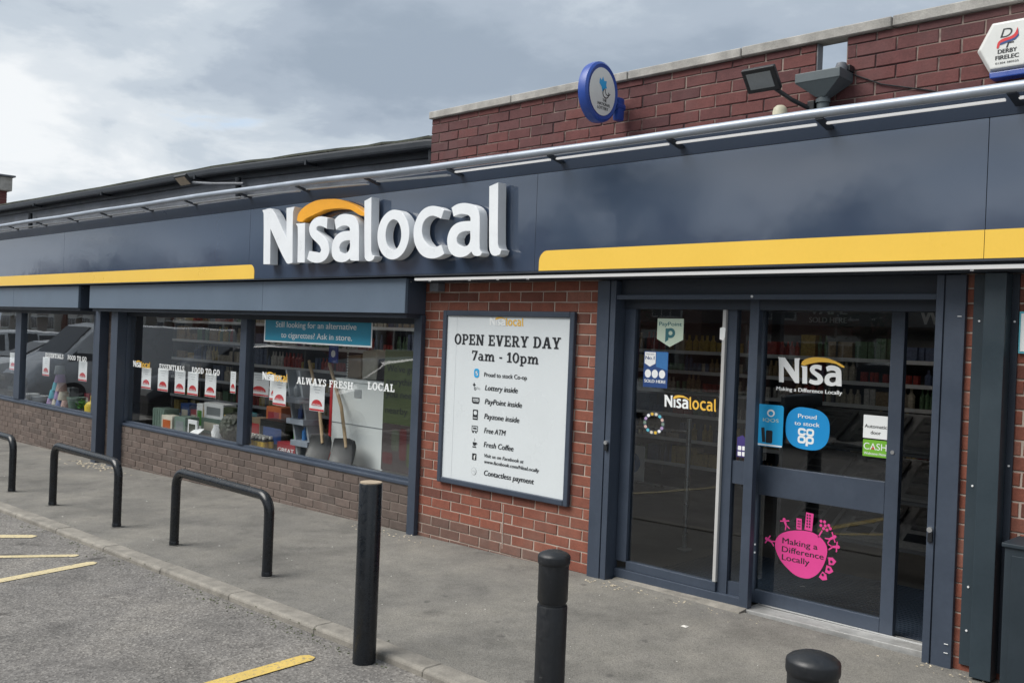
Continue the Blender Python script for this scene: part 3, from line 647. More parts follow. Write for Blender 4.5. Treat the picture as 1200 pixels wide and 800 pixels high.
# parapet above the fascia
HX0, HX1, HZ0 = 3.062, 3.238, 3.215
PT = 3.388
w = thing('parapet_wall', 'dark red brick parapet with stone coping above the fascia', 'wall', (2.4, 0.1, 2.8))
mb = MB().box(-0.285, HX0, 0.006, 0.06, 2.6, PT).box(HX1, 6.2, 0.006, 0.06, 2.6, PT).box(HX0, HX1, 0.006, 0.06, 2.6, HZ0)
build(mb, 'mortar', 'mortar_mixed', w)
brick_field(w, -0.289, 4.75, 2.78, PT - 0.004, 3.341 - 0.0048, -0.08, [(HX0 - 0.006, HX1 + 0.006, HZ0, 3.6)], lambda x, z: 'brick_plum', joint=0.0072)
mb = MB().box(4.75, 6.2, 0.0, 0.006, 2.6, PT - 0.004); build(mb, 'brick_courses', 'brick_plum', w)
mb = MB().box(HX0 + 0.0, HX0 + 0.005, 0.0, 0.061, HZ0, PT - 0.002); build(mb, 'opening_lining', 'lead_grey', w)
cxs = [-0.305, 0.63, 1.72, 2.58, 3.5, 4.42, 5.34, 6.25]
for a, b in zip(cxs, cxs[1:]):
    dz = rnd.uniform(-0.002, 0.003)
    mb = MB().box(a + 0.003, b - 0.003, -0.028, 0.085, PT + dz, PT + 0.058 + dz); build(mb, 'coping_stone', 'coping', w, bevel=0.005, seg=1)

# ---- the plain bulk of the shop behind the front: floor, side and back walls, ceiling, roof
b = thing('shop_interior', 'dim shop room behind the glass with tiled floor and plain walls', 'shop interior', (-4, 4, 0))
build(MB().box(-13.0, 6.2, 0.26, 8.5, -0.05, 0.035), 'floor', 'interior_floor', b)
build(MB().box(1.72, 3.80, 0.10, 0.26, -0.08, 0.028), 'door_sill_slab', 'interior_floor', b)
build(MB().box(-13.0, 6.2, 8.5, 8.7, -0.05, 2.75), 'back_wall', 'interior_wall', b)
build(MB().box(-13.2, -13.0, 0.0, 8.7, -0.5, 2.75), 'side_wall', 'interior_wall', b)
build(MB().box(6.2, 6.4, 0.0, 8.7, -0.2, 2.75), 'side_wall', 'interior_wall', b)
build(MB().box(-13.0, 6.2, 0.225, 8.5, 2.50, 2.56), 'ceiling', 'ceiling_tile', b)
build(MB().box(-13.0, 6.2, 0.07, 0.225, 1.86, 2.56), 'head_lintel', 'anthracite_dark', b)
build(MB().box(-13.0, -0.36, 0.07, 0.225, 1.74, 1.86), 'window_head', 'anthracite_dark', b)
build(MB().box(-13.0, 6.2, 0.226, 8.7, 2.6, 2.78), 'roof', 'felt', b)
for i, (x, y) in enumerate(((-8.8, 1.4), (-6.2, 1.4), (-3.6, 1.4), (-1.0, 1.4), (0.6, 2.6), (2.3, 3.0), (0.4, 5.4), (2.6, 5.4), (-5, 4.5))):
    t_ = thing('ceiling_light', ('ceiling strip light seen through the glass beside the shop door' if i == 5 else 'ceiling strip light inside the dim shop'), 'ceiling light', (x, y, 2.42), 'strip lights on the shop ceiling')
    build(MB().box(x - 0.6, x + 0.6, y - 0.06, y + 0.06, 2.47, 2.499), 'housing', 'white_plastic', t_)
    build(MB().tube([(x - 0.58, y, 2.452), (x + 0.58, y, 2.452)], 0.018, 10), 'lamp_tube', 'tube_light', t_)

# ---- left lower roof edge: felt, gutter and leaden upstand
r = thing('roof_edge', 'low flat roof edge with mossy felt and black gutter left of parapet', 'roof', (-5.5, 0.2, 2.8))
ex = [(-13.0, 3.44), (-11.0, 3.432), (-6.2, 3.395), (-4.06, 3.392), (-1.68, 3.322), (-0.42, 3.285), (-0.295, 3.270)]
def strip(y0, y1, lo, hi, pts=ex):
    mb = MB()
    n = len(pts); vs_ = []
    for (x, z) in pts: vs_ += [(x, y0, z + lo), (x, y1, z + lo), (x, y1, z + hi), (x, y0, z + hi)]
    fs = [(0,1,2,3), tuple(4*(n-1) + i for i in (3,2,1,0))]
    for i in range(n - 1):
        for j in range(4): fs.append((4*i+j, 4*i+(j+1)%4, 4*i+4+(j+1)%4, 4*i+4+j))
    return mb.add(vs_, fs)
exf = []
for (xa, za), (xb, zb) in zip(ex, ex[1:]):
    for k in range(6):
        u = k / 6; exf.append((xa + (xb-xa)*u, za + (zb-za)*u + rnd.uniform(-0.006, 0.006)))
exf.append(ex[-1])
build(strip(0.08, 2.5, -0.022, 0.0, exf), 'felt', 'felt', r)
build(strip(0.055, 0.155, -0.105, -0.026), 'gutter', 'gutter_black', r, bevel=0.02)
build(strip(0.17, 0.22, -0.16, -0.03), 'soffit_board', 'gutter_black', r)
build(strip(0.20, 0.26, -0.75, -0.16), 'upstand', 'lead_grey', r)
for x in (-9.3, -6.9, -4.4, -2.2):
    z = [a[1] + (b_[1]-a[1])*(x-a[0])/(b_[0]-a[0]) for a, b_ in zip(ex, ex[1:]) if a[0] <= x <= b_[0]][0]
    build(MB().box(x, x + 0.03, 0.046, 0.2, z - 0.125, z - 0.08), 'gutter_bracket', 'gutter_black', r)
for x in (-9.6, -3.55, -0.42):
    build(MB().tube([(x, 0.12, 3.22), (x, 0.13, 3.0), (x, 0.16, 2.8)], 0.032, 10), 'downpipe', 'gutter_black', r, smooth=True)
# chimney beyond
c = thing('chimney', 'brick chimney with pale concrete cap at the far left skyline', 'chimney', (-23.2, 3.4, 3.0))
mb = MB()
for k in range(24): mb.box(-24.0, -22.45, 2.9, 3.9, 3.3 + k*0.075, 3.3 + k*0.075 + 0.066)
build(mb, 'brick_courses', 'brick_plum', c); build(MB().box(-23.99, -22.46, 2.91, 3.89, 3.0, 5.08), 'mortar', 'mortar_mixed', c)
build(MB().box(-24.1, -22.34, 2.8, 4.0, 5.08, 5.46), 'cap', 'coping', c, bevel=0.03)
build(MB().box(-24.15, -22.28, 2.74, 4.06, 5.46, 5.51), 'cap_slab', 'lead_grey', c, bevel=0.015)

# ================================================================== FASCIA AND SIGN
FY = -0.27
f = thing('fascia', 'glossy dark grey shop fascia with yellow bottom stripes', 'fascia', (-3.5, -0.14, 2.05))
seams = [-13.0, -7.2, -2.6, 1.165, 4.097, 6.2]
for a, b_ in zip(seams, seams[1:]):
    build(MB().box(a + 0.0015, b_ - 0.0015, FY, FY + 0.03, 2.10, 2.772), 'panel', 'fascia_grey', f, bevel=0.001, seg=1)
build(MB().box(-13.0, 6.2, FY + 0.032, 0.0, 2.088, 2.86), 'carcass', 'anthracite_dark', f)
# top trim leans outward a little under the light rail
mb = MB().hexa([(-13, FY - 0.002, 2.774), (6.2, FY - 0.002, 2.774), (6.2, FY + 0.03, 2.774), (-13, FY + 0.03, 2.774),
                (-13, FY - 0.03, 2.875), (6.2, FY - 0.03, 2.875), (6.2, FY + 0.03, 2.875), (-13, FY + 0.03, 2.875)])
build(mb, 'top_trim', 'fascia_trim', f)
build(MB().box(-13, 6.2, FY - 0.004, FY + 0.03, 2.088, 2.0985), 'bottom_trim', 'anthracite_dark', f)
def stripe(x0, x1, left_round):
    z0, z1, rr = 2.100, 2.237, 0.075
    if left_round: pts = [(x1, z0), (x1, z1)] + [(x0 + rr - rr*math.sin(math.radians(a)), z1 - rr + rr*math.cos(math.radians(a))) for a in range(0, 91, 10)] + [(x0, z0)]
    else: pts = [(x1, z0)] + [(x1 - rr + rr*math.cos(math.radians(a)), z1 - rr + rr*math.sin(math.radians(a))) for a in range(0, 91, 10)] + [(x0, z1), (x0, z0)]
    return MB().prism([pts], FY - 0.003, FY - 0.0005)
build(stripe(1.211, 4.0955, True), 'yellow_stripe', 'yellow_vinyl', f)
build(MB().box(4.0985, 6.2, FY - 0.003, FY - 0.0005, 2.100, 2.237), 'yellow_stripe', 'yellow_vinyl', f)
build(stripe(-13.0, -2.492, False), 'yellow_stripe', 'yellow_vinyl', f)

GX, GZ0 = -2.222, 2.219
s = thing('raised_sign', 'raised white shop-name letters with an orange arc on the fascia', 'sign', (-0.65, FY - 0.05, 2.2))
for key in ('N', 'i', 's', 'a', 'l', 'o', 'c', 'a2', 'l2'):
    loops = [smooth_loop([(GX + a, GZ0 + b_) for a, b_ in l]) for l in GLYPH[key]]
    jit = rnd.uniform(-0.002, 0.002)
    o = build(MB().prism(loops, -0.372 + jit, -0.292), 'letter', 'letter_white', s, bevel=0.0015, seg=1)
    inner = []
loops = [smooth_loop([(GX + a, GZ0 + b_) for a, b_ in l]) for l in GLYPH['sw']]
build(MB().prism(loops, -0.366, -0.292), 'arc', 'letter_orange', s, bevel=0.0015, seg=1)
for x in (-2.1, -1.58, -1.3, -0.9, -0.58, -0.28, 0.12, 0.55, 0.86):
    build(MB().tube([(x, -0.293, 2.24), (x, FY - 0.001, 2.24)], 0.008, 8), 'stand_off', 'steel', s)

# light rail over the fascia
r = thing('fascia_light_rail', 'long grey tube light rail on brackets along the fascia top', 'light rail', (-3.5, -0.4, 2.85))
def railz(x):
    pts = [(-13.5, 2.957), (-2.6, 2.937), (0.4, 2.884), (6.5, 2.862)]
    for a, b_ in zip(pts, pts[1:]):
        if a[0] <= x <= b_[0]: return a[1] + (b_[1]-a[1])*(x-a[0])/(b_[0]-a[0])
    return 2.87
path = [(-13.0 + 0.6*i, -0.42, railz(-13.0 + 0.6*i) - 0.004 + (0.003*math.sin(i*1.7))) for i in range(33)]
build(MB().tube(path, 0.0255, 16), 'rail_tube', 'galv', r, smooth=True)
bxs = [-11.9, -10.9, -9.87, -8.84, -7.78, -6.735, -5.736, -4.653, -3.65, -2.58, -1.6, -0.6, 0.395, 1.392, 2.346, 3.291, 4.224, 5.2]
for a, b_ in zip(bxs, bxs[1:]):
    za, zb = railz(a) - 0.052, railz(b_) - 0.052
    y0, y1 = -0.378, -0.358
    if a < 0.3:  # the left run hangs slack and dull
        sag = rnd.uniform(0.0, 0.012)
        mb = MB().hexa([(a+0.09, y0, za-0.006), (b_-0.05, y0, zb-0.006-sag), (b_-0.05, y1+0.02, zb-0.006-sag), (a+0.09, y1+0.02, za-0.006), (a+0.09, y0, za+0.004), (b_-0.05, y0, zb+0.004-sag), (b_-0.05, y1+0.02, zb+0.004-sag), (a+0.09, y1+0.02, za+0.004)])
        build(mb, 'diffuser', 'alu_white', r)
    else:
        mb = MB().hexa([(a+0.03, y0, za), (b_-0.03, y0, zb), (b_-0.03, y1, zb), (a+0.03, y1, za), (a+0.03, y0, za+0.011), (b_-0.03, y0, zb+0.011), (b_-0.03, y1, zb+0.011), (a+0.03, y1, za+0.011)])
        build(mb, 'diffuser', 'led_white', r)
for x in bxs[1:]:
    z = railz(x)
    mb = MB().hexa([(x-0.008, -0.425, z-0.036), (x+0.034, -0.425, z-0.036), (x+0.034, FY-0.02, z-0.066), (x-0.008, FY-0.02, z-0.066), (x-0.008, -0.425, z-0.024), (x+0.034, -0.425, z-0.024), (x+0.034, FY-0.02, z-0.05), (x-0.008, FY-0.02, z-0.05)])
    build(mb, 'bracket', 'anthracite_dark', r)
build(MB().box(-13, 6.2, FY - 0.028, 0.0, 2.8755, 2.882), 'cover_flashing', 'lead_grey', r)
# white strip under the right-hand fascia
s = thing('strip_light', 'thin white strip light under the fascia above the door and board', 'light', (2.5, -0.2, 2.05))
build(MB().box(-0.168, 6.2, -0.225, -0.19, 2.056, 2.074), 'diffuser', 'led_white', s, bevel=0.004)
build(MB().box(-0.168, 6.2, -0.228, -0.12, 2.0745, 2.087), 'batten', 'anthracite_dark', s)
for x in (0.0, 0.45, 0.75, 1.05, 4.02):
    build(MB().box(x, x + 0.012, -0.222, -0.205, 2.046, 2.0555), 'clip', 'alu_white', s)
build(MB().box(-0.3, 6.2, -0.118, 0.0, 2.05, 2.087), 'soffit', 'anthracite_dark', s)
s = build(MB().box(-0.155, -0.052, -0.075, 0.0, 1.978, 2.049), 'junction_box', 'lead_grey', bevel=0.006)
tag(s, 'small grey junction box at the top left of the red brick panel', 'junction box')

# ---- shutter boxes over the windows
def shutter_box(x0, x1, seams_, label):
    t_ = thing('shutter_box', label, 'shutter box', ((x0+x1)/2, -0.11, 1.79), 'roller shutter boxes over the windows')
    e = [x0] + seams_ + [x1]
    for a, b_ in zip(e, e[1:]):
        build(MB().box(a + 0.001, b_ - 0.001, -0.222, -0.19, 1.795, 2.078), 'cover', 'box_grey', t_, bevel=0.003, seg=1)
    build(MB().box(x0 + 0.01, x1 - 0.01, -0.189, -0.005, 1.80, 2.075), 'housing', 'anthracite_dark', t_)
    build(MB().box(x1 - 0.0095, x1, -0.189, -0.005, 1.795, 2.078), 'end_plate', 'anthracite', t_)
    build(MB().box(x0 + 0.02, x1 - 0.02, -0.185, -0.03, 1.76, 1.799), 'shutter_slot', 'anthracite_dark', t_)
    build(MB().tube([(x1 - 0.0, -0.17, 2.05), (x1 + 0.004, -0.17, 2.05)], 0.007, 8), 'screw', 'steel', t_)
    return t_
shutter_box(-13.0, -6.80, [-9.138], 'grey roller shutter box over the far left window')
shutter_box(-6.453, -0.275, [-2.409], 'long grey roller shutter box over the wide double window')

# ================================================================== WINDOWS
GY = 0.06
def shop_window(x0, x1, mulls, label, panes):
    t_ = thing('shop_window', label, 'window', ((x0+x1)/2, GY, 0.37), 'shop windows')
    build(MB().box(x0, x1, -0.012, 0.12, 0.3785, 0.408), 'sill', 'anthracite', t_, bevel=0.006)
    build(MB().box(x0, x1, GY - 0.03, GY + 0.04, 0.4085, 0.430), 'bottom_rail', 'anthracite', t_)
    build(MB().box(x0, x1, GY - 0.05, GY + 0.06, 1.715, 1.80), 'head_rail', 'anthracite_dark', t_)
    for a, b_ in mulls: build(MB().box(a, b_, GY - 0.045, GY + 0.06, 0.4305, 1.7145), 'mullion', 'anthracite', t_, bevel=0.004)
    for a, b_ in panes: build(MB().box(a, b_, GY, GY + 0.006, 0.4305, 1.7145), 'pane', 'glass', t_)
    return t_
winA = shop_window(-13.0, -6.60, [(-9.72, -9.49), (-6.87, -6.60)], 'far left shop window with a pyramid of pastel cups inside', [(-12.98, -9.721), (-9.489, -6.871)])
winB = shop_window(-6.02, -0.36, [(-6.02, -5.87), (-3.20, -3.08), (-0.43, -0.36)], 'wide double shop window left of the red brick panel', [(-5.869, -3.201), (-3.079, -0.431)])
def guide(x0, x1, y0, label, z1=1.80, y1=0.0, mat='anthracite', zb=None):
    t_ = thing('shutter_guide', label, 'shutter guide', ((x0+x1)/2, y0, gz(x0, 0)), 'vertical shutter guide rails')
    z0 = gz((x0+x1)/2, 0) - 0.01
    build(MB().box(x0, x1, y0, y1, z0, z1), 'rail', mat, t_, bevel=0.004)
    return t_
guide(-6.50, -6.365, -0.115, 'dark shutter guide at the right end of the far left window')
g = guide(-6.07, -5.885, -0.10, 'grey shutter guide at the left end of the double window', y1=0.02)
guide(-0.362, -0.268, -0.045, 'slim grey shutter guide between double window and red brick panel', z1=1.79)

# ---- window lettering (vinyl inside the panes)
VY = GY - 0.0022
def wordmark(parent, x0, x1, z, h, y, white, gold, keys='Nisalocal'):
    """the shop-name wordmark: light first word, gold second word, arc over the first"""
    w_tot = 3.165 if keys == 'Nisalocal' else 1.514
    kx, kz = (x1 - x0) / w_tot, h / 0.507
    def put(ks, mat, nm):
        mb = MB()
        for i, k in enumerate(ks):
            loops = [smooth_loop([(x0 + a*kx, z + b_*kz) for a, b_ in l], 3) for l in GLYPH[k]]
            mb.flat(loops, y - 0.0002 * (i % 2))
        return build(mb, nm, mat, parent, fix=False)
    put(('N', 'i', 's', 'a'), white, 'lettering')
    if keys == 'Nisalocal': put(('l', 'o', 'c', 'a2', 'l2'), gold, 'lettering')
    put(('sw',), gold, 'arc')
def vinyl(parent, s_, x0, x1, z, h, y, mat='white_print', fn=slab, nm='lettering', **kw):
    mb = MB(); fn(mb, s_, x0, x1, z, h, y, **kw); return build(mb, nm, mat, parent, fix=False)
vinyl(winA, 'ESSENTIALS', -8.61, -7.95, 1.095, 0.062, VY); vinyl(winA, 'FOOD TO GO', -7.80, -7.17, 1.095, 0.062, VY)
vinyl(winB, 'ESSENTIALS', -5.07, -4.46, 1.105, 0.062, VY); vinyl(winB, 'FOOD TO GO', -4.285, -3.67, 1.105, 0.062, VY)
vinyl(winB, 'ALWAYS FRESH', -2.2, -1.30, 1.112, 0.066, VY); vinyl(winB, 'LOCAL', -1.085, -0.71, 1.130, 0.066, VY)
wordmark(winB, -5.77, -5.31, 1.10, 0.075, VY, 'white_print', 'yellow_print')
wordmark(winB, -2.82, -2.36, 1.115, 0.078, VY, 'white_print', 'yellow_print')

# blue notice across the top of the right-hand pane
s = thing('window_notice', 'blue notice in the window about an alternative to cigarettes', 'sign', (-1.93, VY, 1.5))
build(MB().box(-2.815, -1.050, VY + 0.0006, VY + 0.0018, 1.498, 1.752), 'border', 'white_print', s)
build(MB().box(-2.795, -1.065, VY - 0.0006, VY + 0.0004, 1.513, 1.752), 'board', 'teal_board', s)
vinyl(s, 'Still looking for an alternative', -2.60, -1.28, 1.648, 0.058, VY - 0.0015, fn=text, bold=0.012)
vinyl(s, 'to cigarettes? Ask in store.', -2.50, -1.34, 1.548, 0.058, VY - 0.0015, fn=text, bold=0.012)

# hanging offer cards
def card(x0, x1, z0, z1, y, label):
    t_ = thing('offer_card', label, 'offer card', ((x0+x1)/2, y, z0), 'white offer cards hanging in the windows')
    build(MB().box(x0, x1, y, y + 0.002, z0, z1), 'card', 'card_white', t_)
    w_, h_ = x1 - x0, z1 - z0; cx = (x0 + x1) / 2
    build(MB().flat([disc(cx, z0 + h_*0.20, w_*0.36, h_*0.23, 18, 0, 180)], y - 0.0012), 'red_half_circle', 'red_print', t_, fix=False)
    build(MB().box(x0 + 0.003, x1 - 0.003, y - 0.0013, y - 0.0006, z0 + 0.004, z0 + h_*0.085), 'red_band', 'red_print', t_)
    mb = MB(); text(mb, 'SPECIAL', cx - w_*0.30, cx + w_*0.30, z0 + h_*0.215, h_*0.055, y - 0.002, bold=0.02); text(mb, 'OFFER', cx - w_*0.30, cx + w_*0.30, z0 + h_*0.125, h_*0.065, y - 0.002, bold=0.02)
    build(mb, 'lettering', 'red_print' if False else 'white_print', t_, fix=False)
    mb = MB()
    for k in range(3):
        zz = z1 - h_*(0.12 + 0.10*k); hw = w_*(0.26 - 0.06*k)
        mb.box(cx - hw, cx + hw, y - 0.0012, y - 0.0006, zz, zz + h_*0.022)
    build(mb, 'printed_lines', 'grey_print', t_)
    return t_
CY = 0.115
card(-10.22, -9.93, 0.835, 1.10, CY, 'white offer card left of the slim mullion in the far left window')
card(-8.86, -8.60, 0.820, 1.09, CY, 'white offer card just right of the mullion, far left window')
card(-7.56, -7.28, 0.822, 1.09, CY, 'white offer card under the window words at right, far left window')
card(-5.645, -5.395, 0.846, 1.10, CY, 'white offer card hanging under the small wordmark, first of six')
card(-5.215, -4.955, 0.845, 1.11, CY, 'white offer card second from left in the double window row')
card(-4.79, -4.54, 0.844, 1.11, CY, 'white offer card third from left in the double window row')
card(-4.48, -4.24, 0.846, 1.108, CY, 'white offer card fourth from left in the double window row')
card(-4.08, -3.84, 0.855, 1.112, CY, 'white offer card fifth from left in the double window row')
card(-3.54, -3.43, 0.93, 1.16, CY, 'narrow turned offer card beside the central mullion')
card(-2.83, -2.62, 0.908, 1.165, CY + 0.04, 'white offer card half hidden behind another right of the mullion')
card(-2.70, -2.465, 0.871, 1.126, CY, 'white offer card overlapping another in front of the grey rack')
card(-2.055, -1.812, 0.866, 1.123, CY, 'white offer card hanging in front of the broom handles')
card(-4.0, -3.6, 0.87, 1.13, 0.62, 'larger offer card hanging deeper inside, behind the fifth card')

# ---- window ledge and display goods
LZ = 0.355
for x0, x1, lb in ((-13.0, -6.6, 'inner display ledge behind the far left window'), (-6.0, -0.3, 'inner display ledge behind the wide double window')):
    tag(build(MB().box(x0, x1, 0.1255, 0.95, 0.02, LZ), 'display_ledge', 'interior_floor'), lb, 'ledge')
def cup(x, y, z, r_, h_, mat, label, up=True):
    t_ = thing('cup', label, 'cup', (x, y, z), 'pastel cups stacked in a pyramid')
    a, b_ = (r_*0.98, r_*0.72)
    prof = [(a*0.94, z), (a, z), (a, z + h_*0.06), (b_, z + h_)]
    build(MB().lathe(x, y, prof, 18), 'body', mat, t_, smooth=True)
cols = ['lilac', 'ivory', 'periwinkle', 'blush', 'aqua', 'lilac', 'ivory', 'aqua', 'blush', 'lilac']
k = 0; pyr = [(4, 0), (3, 1), (2, 2), (1, 3)]
word = ['bottom row', 'second row', 'third row', 'fourth row']
place = {1: [''], 2: ['left', 'right'], 3: ['left', 'middle', 'right'], 4: ['leftmost', 'second from left', 'third from left', 'rightmost']}
for n, row in pyr:
    for j in range(n):
        x = -8.78 + (j - (n-1)/2) * 0.172; z = LZ + 0.001 + row * 0.122
        cup(x, 0.33 + 0.01*(k % 2), z, 0.083, 0.12, cols[k], f'{cols[k]} cup, {place[n][j]} of the {word[row]} in the cup pyramid'.replace(', of', ' alone on'.replace(' alone on', ', of')) if place[n][j] else f'{cols[k]} cup on its own below the top grey cup'); k += 1
cup(-8.78, 0.33, LZ + 0.001 + 4*0.122, 0.083, 0.12, 'pebble', 'grey cup topping the pyramid of pastel cups')
def planter(x, y, r_, h_, mat, label):
    t_ = thing('plant_pot', label, 'plant pot', (x, y, LZ))
    build(MB().lathe(x, y, [(r_*0.72, LZ+0.001), (r_*0.98, LZ + h_*0.85), (r_*1.05, LZ + h_*0.86), (r_*1.05, LZ + h_), (r_*0.92, LZ + h_), (r_*0.88, LZ + h_*0.8)], 20), 'pot', mat, t_, smooth=True)
planter(-9.85, 0.3, 0.13, 0.13, 'card_white', 'white plant pot by the mullion left of the cups')
planter(-9.52, 0.33, 0.13, 0.12, 'card_white', 'white plant pot between another pot and the cup pyramid')
planter(-8.12, 0.32, 0.12, 0.20, 'sage', 'pale green pot right of the cup pyramid')
t_ = thing('watering_can', 'yellow watering can at the right end of the far left window', 'watering can', (-7.5, 0.32, LZ))
build(MB().lathe(-7.55, 0.32, [(0.10, LZ+0.001), (0.105, LZ+0.12), (0.07, LZ+0.17), (0.05, LZ+0.175)], 20), 'body', 'yellow_toy', t_, smooth=True)
build(MB().tube([(-7.47, 0.32, LZ+0.05), (-7.38, 0.32, LZ+0.16), (-7.33, 0.32, LZ+0.20)], [0.022, 0.016, 0.024], 10), 'spout', 'yellow_toy', t_, smooth=True)
build(MB().tube([(-7.63, 0.32, LZ+0.16), (-7.60, 0.32, LZ+0.25), (-7.50, 0.32, LZ+0.25), (-7.47, 0.32, LZ+0.16)], 0.012, 8), 'handle', 'yellow_toy', t_, smooth=True)
t_ = thing('plant_tray', 'low tray of small green plants between pot and watering can', 'plant tray', (-7.88, 0.34, LZ))
build(MB().box(-7.98, -7.72, 0.24, 0.44, LZ+0.001, LZ+0.05), 'tray', 'scoop_black', t_)
mb = MB()
for i in range(60):
    x, y, z = -7.85 + rnd.uniform(-0.11, 0.11), 0.34 + rnd.uniform(-0.08, 0.08), LZ + 0.05 + rnd.uniform(0, 0.1)
    a = rnd.uniform(0, 6.28); d = 0.03
    mb.quad((x, y, z), (x + d*math.cos(a), y + d*math.sin(a), z + 0.01), (x + d*math.cos(a), y + d*math.sin(a), z + 0.035), (x, y, z + 0.03))
build(mb, 'leaves', 'leafgreen', t_, fix=False, kind='stuff')
# double window, left pane
def carton(x0, x1, y0, y1, z0, z1, mat, label, cat='box', panel=None, bev=0.004):
    t_ = thing('carton', label, cat, ((x0+x1)/2, (y0+y1)/2, z0))
    build(MB().box(x0, x1, y0, y1, z0, z1), 'body', mat, t_, bevel=bev)
    if panel: build(MB().box(x0 + (x1-x0)*0.14, x1 - (x1-x0)*0.14, y0 - 0.002, y0 - 0.0005, z0 + (z1-z0)*0.2, z1 - (z1-z0)*0.25), 'label_panel', panel, t_)
    return t_
L0 = LZ + 0.001
t_ = carton(-5.64, -5.33, 0.28, 0.46, L0, L0 + 0.25, 'sage', 'tall grey green slatted crate at the left of the double window', 'crate')
for i in range(5): build(MB().box(-5.635 + i*0.062, -5.635 + i*0.062 + 0.05, 0.268, 0.279, L0 + 0.01, L0 + 0.245), 'slat', 'sage', t_)
carton(-5.30, -5.03, 0.22, 0.36, L0, L0 + 0.19, 'ivory', 'cream seed box with coloured stripes beside the slatted crate', panel='orange')
carton(-5.01, -4.75, 0.24, 0.42, L0, L0 + 0.20, 'sage', 'square green grey tin in the middle of the left pane', panel='pebble')
t_ = carton(-4.72, -4.51, 0.26, 0.285, L0, L0 + 0.185, 'card_white', 'small white picture frame standing on the ledge', 'picture frame', panel='topiary')
carton(-4.95, -4.50, 0.58, 0.75, L0 + 0.18, L0 + 0.36, 'card_white', 'white boxed grill set stacked behind the picture frame', panel='pebble')
carton(-4.97, -4.48, 0.56, 0.80, L0, L0 + 0.178, 'sage', 'long green box under the white boxed grill set', panel='ivory')
carton(-4.46, -4.24, 0.56, 0.7, L0, L0 + 0.34, 'olive', 'tall olive pack with yellow panel behind the picture frame', panel='label_gold')
t_ = thing('folded_leaflet', 'crumpled white leaflet lying in front of the picture frame', 'leaflet', (-4.5, 0.2, L0))
build(MB().add([(-4.60, 0.17, L0+0.005), (-4.42, 0.19, L0+0.01), (-4.40, 0.3, L0+0.10), (-4.58, 0.28, L0+0.09), (-4.50, 0.23, L0+0.07)], [(0,1,4), (1,2,4), (2,3,4), (3,0,4)]), 'sheet', 'card_white', t_, fix=False)
t_ = thing('white_jug', 'white jug with raised spout beside the round topiary', 'jug', (-4.2, 0.36, L0))
build(MB().lathe(-4.22, 0.38, [(0.07, L0), (0.085, L0+0.08), (0.06, L0+0.14), (0.065, L0+0.16)], 18), 'body', 'card_white', t_, smooth=True)
build(MB().tube([(-4.17, 0.38, L0+0.10), (-4.08, 0.38, L0+0.19), (-4.03, 0.38, L0+0.25)], [0.03, 0.02, 0.014], 10), 'spout', 'card_white', t_, smooth=True)
t_ = thing('topiary_ball', 'dark round topiary ball in a pot by the central mullion', 'topiary', (-3.84, 0.36, L0))
bm = bmesh.new(); bmesh.ops.create_icosphere(bm, subdivisions=4, radius=0.165)
for v in bm.verts: v.co *= 1 + rnd.uniform(-0.05, 0.05)
me = bpy.data.meshes.new('ball'); bm.to_mesh(me); bm.free(); me.materials.append(MATS['topiary'])
o = bpy.data.objects.new('foliage_ball', me); C.objects.link(o); o.parent = t_; o.location = (0, 0, 0.17)
build(MB().lathe(-3.84, 0.36, [(0.06, L0), (0.075, L0+0.05)], 14), 'pot', 'scoop_black', t_, smooth=True)
t_ = thing('white_twig', 'small white branching twig ornament in front of the topiary', 'ornament', (-3.92, 0.17, L0))
mb = MB().tube([(-3.92, 0.17, L0), (-3.92, 0.17, L0+0.10)], 0.004, 5)
for dx, dz in ((-0.06, 0.15), (-0.025, 0.17), (0.02, 0.17), (0.055, 0.15)): mb.tube([(-3.92, 0.17, L0+0.07), (-3.92+dx, 0.17, L0+dz)], 0.003, 5)
build(mb, 'branches', 'card_white', t_)
carton(-3.60, -3.30, 0.60, 0.78, L0 + 0.2, L0 + 0.42, 'orange', 'bright orange pack behind the topiary near the mullion', panel='crimson')
carton(-3.62, -3.28, 0.56, 0.84, L0, L0 + 0.198, 'scoop_black', 'black storage box under the orange pack', panel='mid_blue_vinyl')
# right pane: bottles, rack, shovels, freezer
btl = None
def bottle(x, y, lab):
    global btl
    z = L0
    if btl is None:
        me1 = MB().lathe(0, 0, [(0.030, 0), (0.033, 0.01), (0.033, 0.115), (0.018, 0.135)], 12)
        t_ = thing('bottle', lab, 'bottle', (x, y, z), 'black and gold bottles lined up by the mullion')
        ROOT[t_.name] = (0, 0, 0)
        ps = [build(me1, 'body', 'bottle_black', t_, smooth=True),
              build(MB().lathe(0, 0, [(0.0345, 0.042), (0.0345, 0.108)], 12), 'label_band', 'label_gold', t_, smooth=True),
              build(MB().lathe(0, 0, [(0.0345, 0.012), (0.0345, 0.032)], 12), 'foot_band', 'cap_white', t_, smooth=True),
              build(MB().lathe(0, 0, [(0.02, 0.134), (0.02, 0.16)], 12), 'cap', 'cap_white', t_, smooth=True)]
        ROOT[t_.name] = (x, y, z); btl = (t_, ps); return
    src, ps = btl
    t_ = thing('bottle', lab, 'bottle', (x, y, z), src['group'])
    for p_ in ps:
        c_ = p_.copy(); C.objects.link(c_); c_.parent = t_
for j in range(2):
    for i in range(7): bottle(-3.40 + i*0.072, 0.20 + j*0.075, f"black bottle with gold label, {['first', 'second', 'third', 'fourth', 'fifth', 'sixth', 'seventh'][i]} from the mullion in the {['front', 'back'][j]} row")
carton(-3.42, -2.93, 0.42, 0.62, L0, L0 + 0.30, 'scoop_black', 'wide dark box behind the rows of bottles', panel='navy_vinyl')
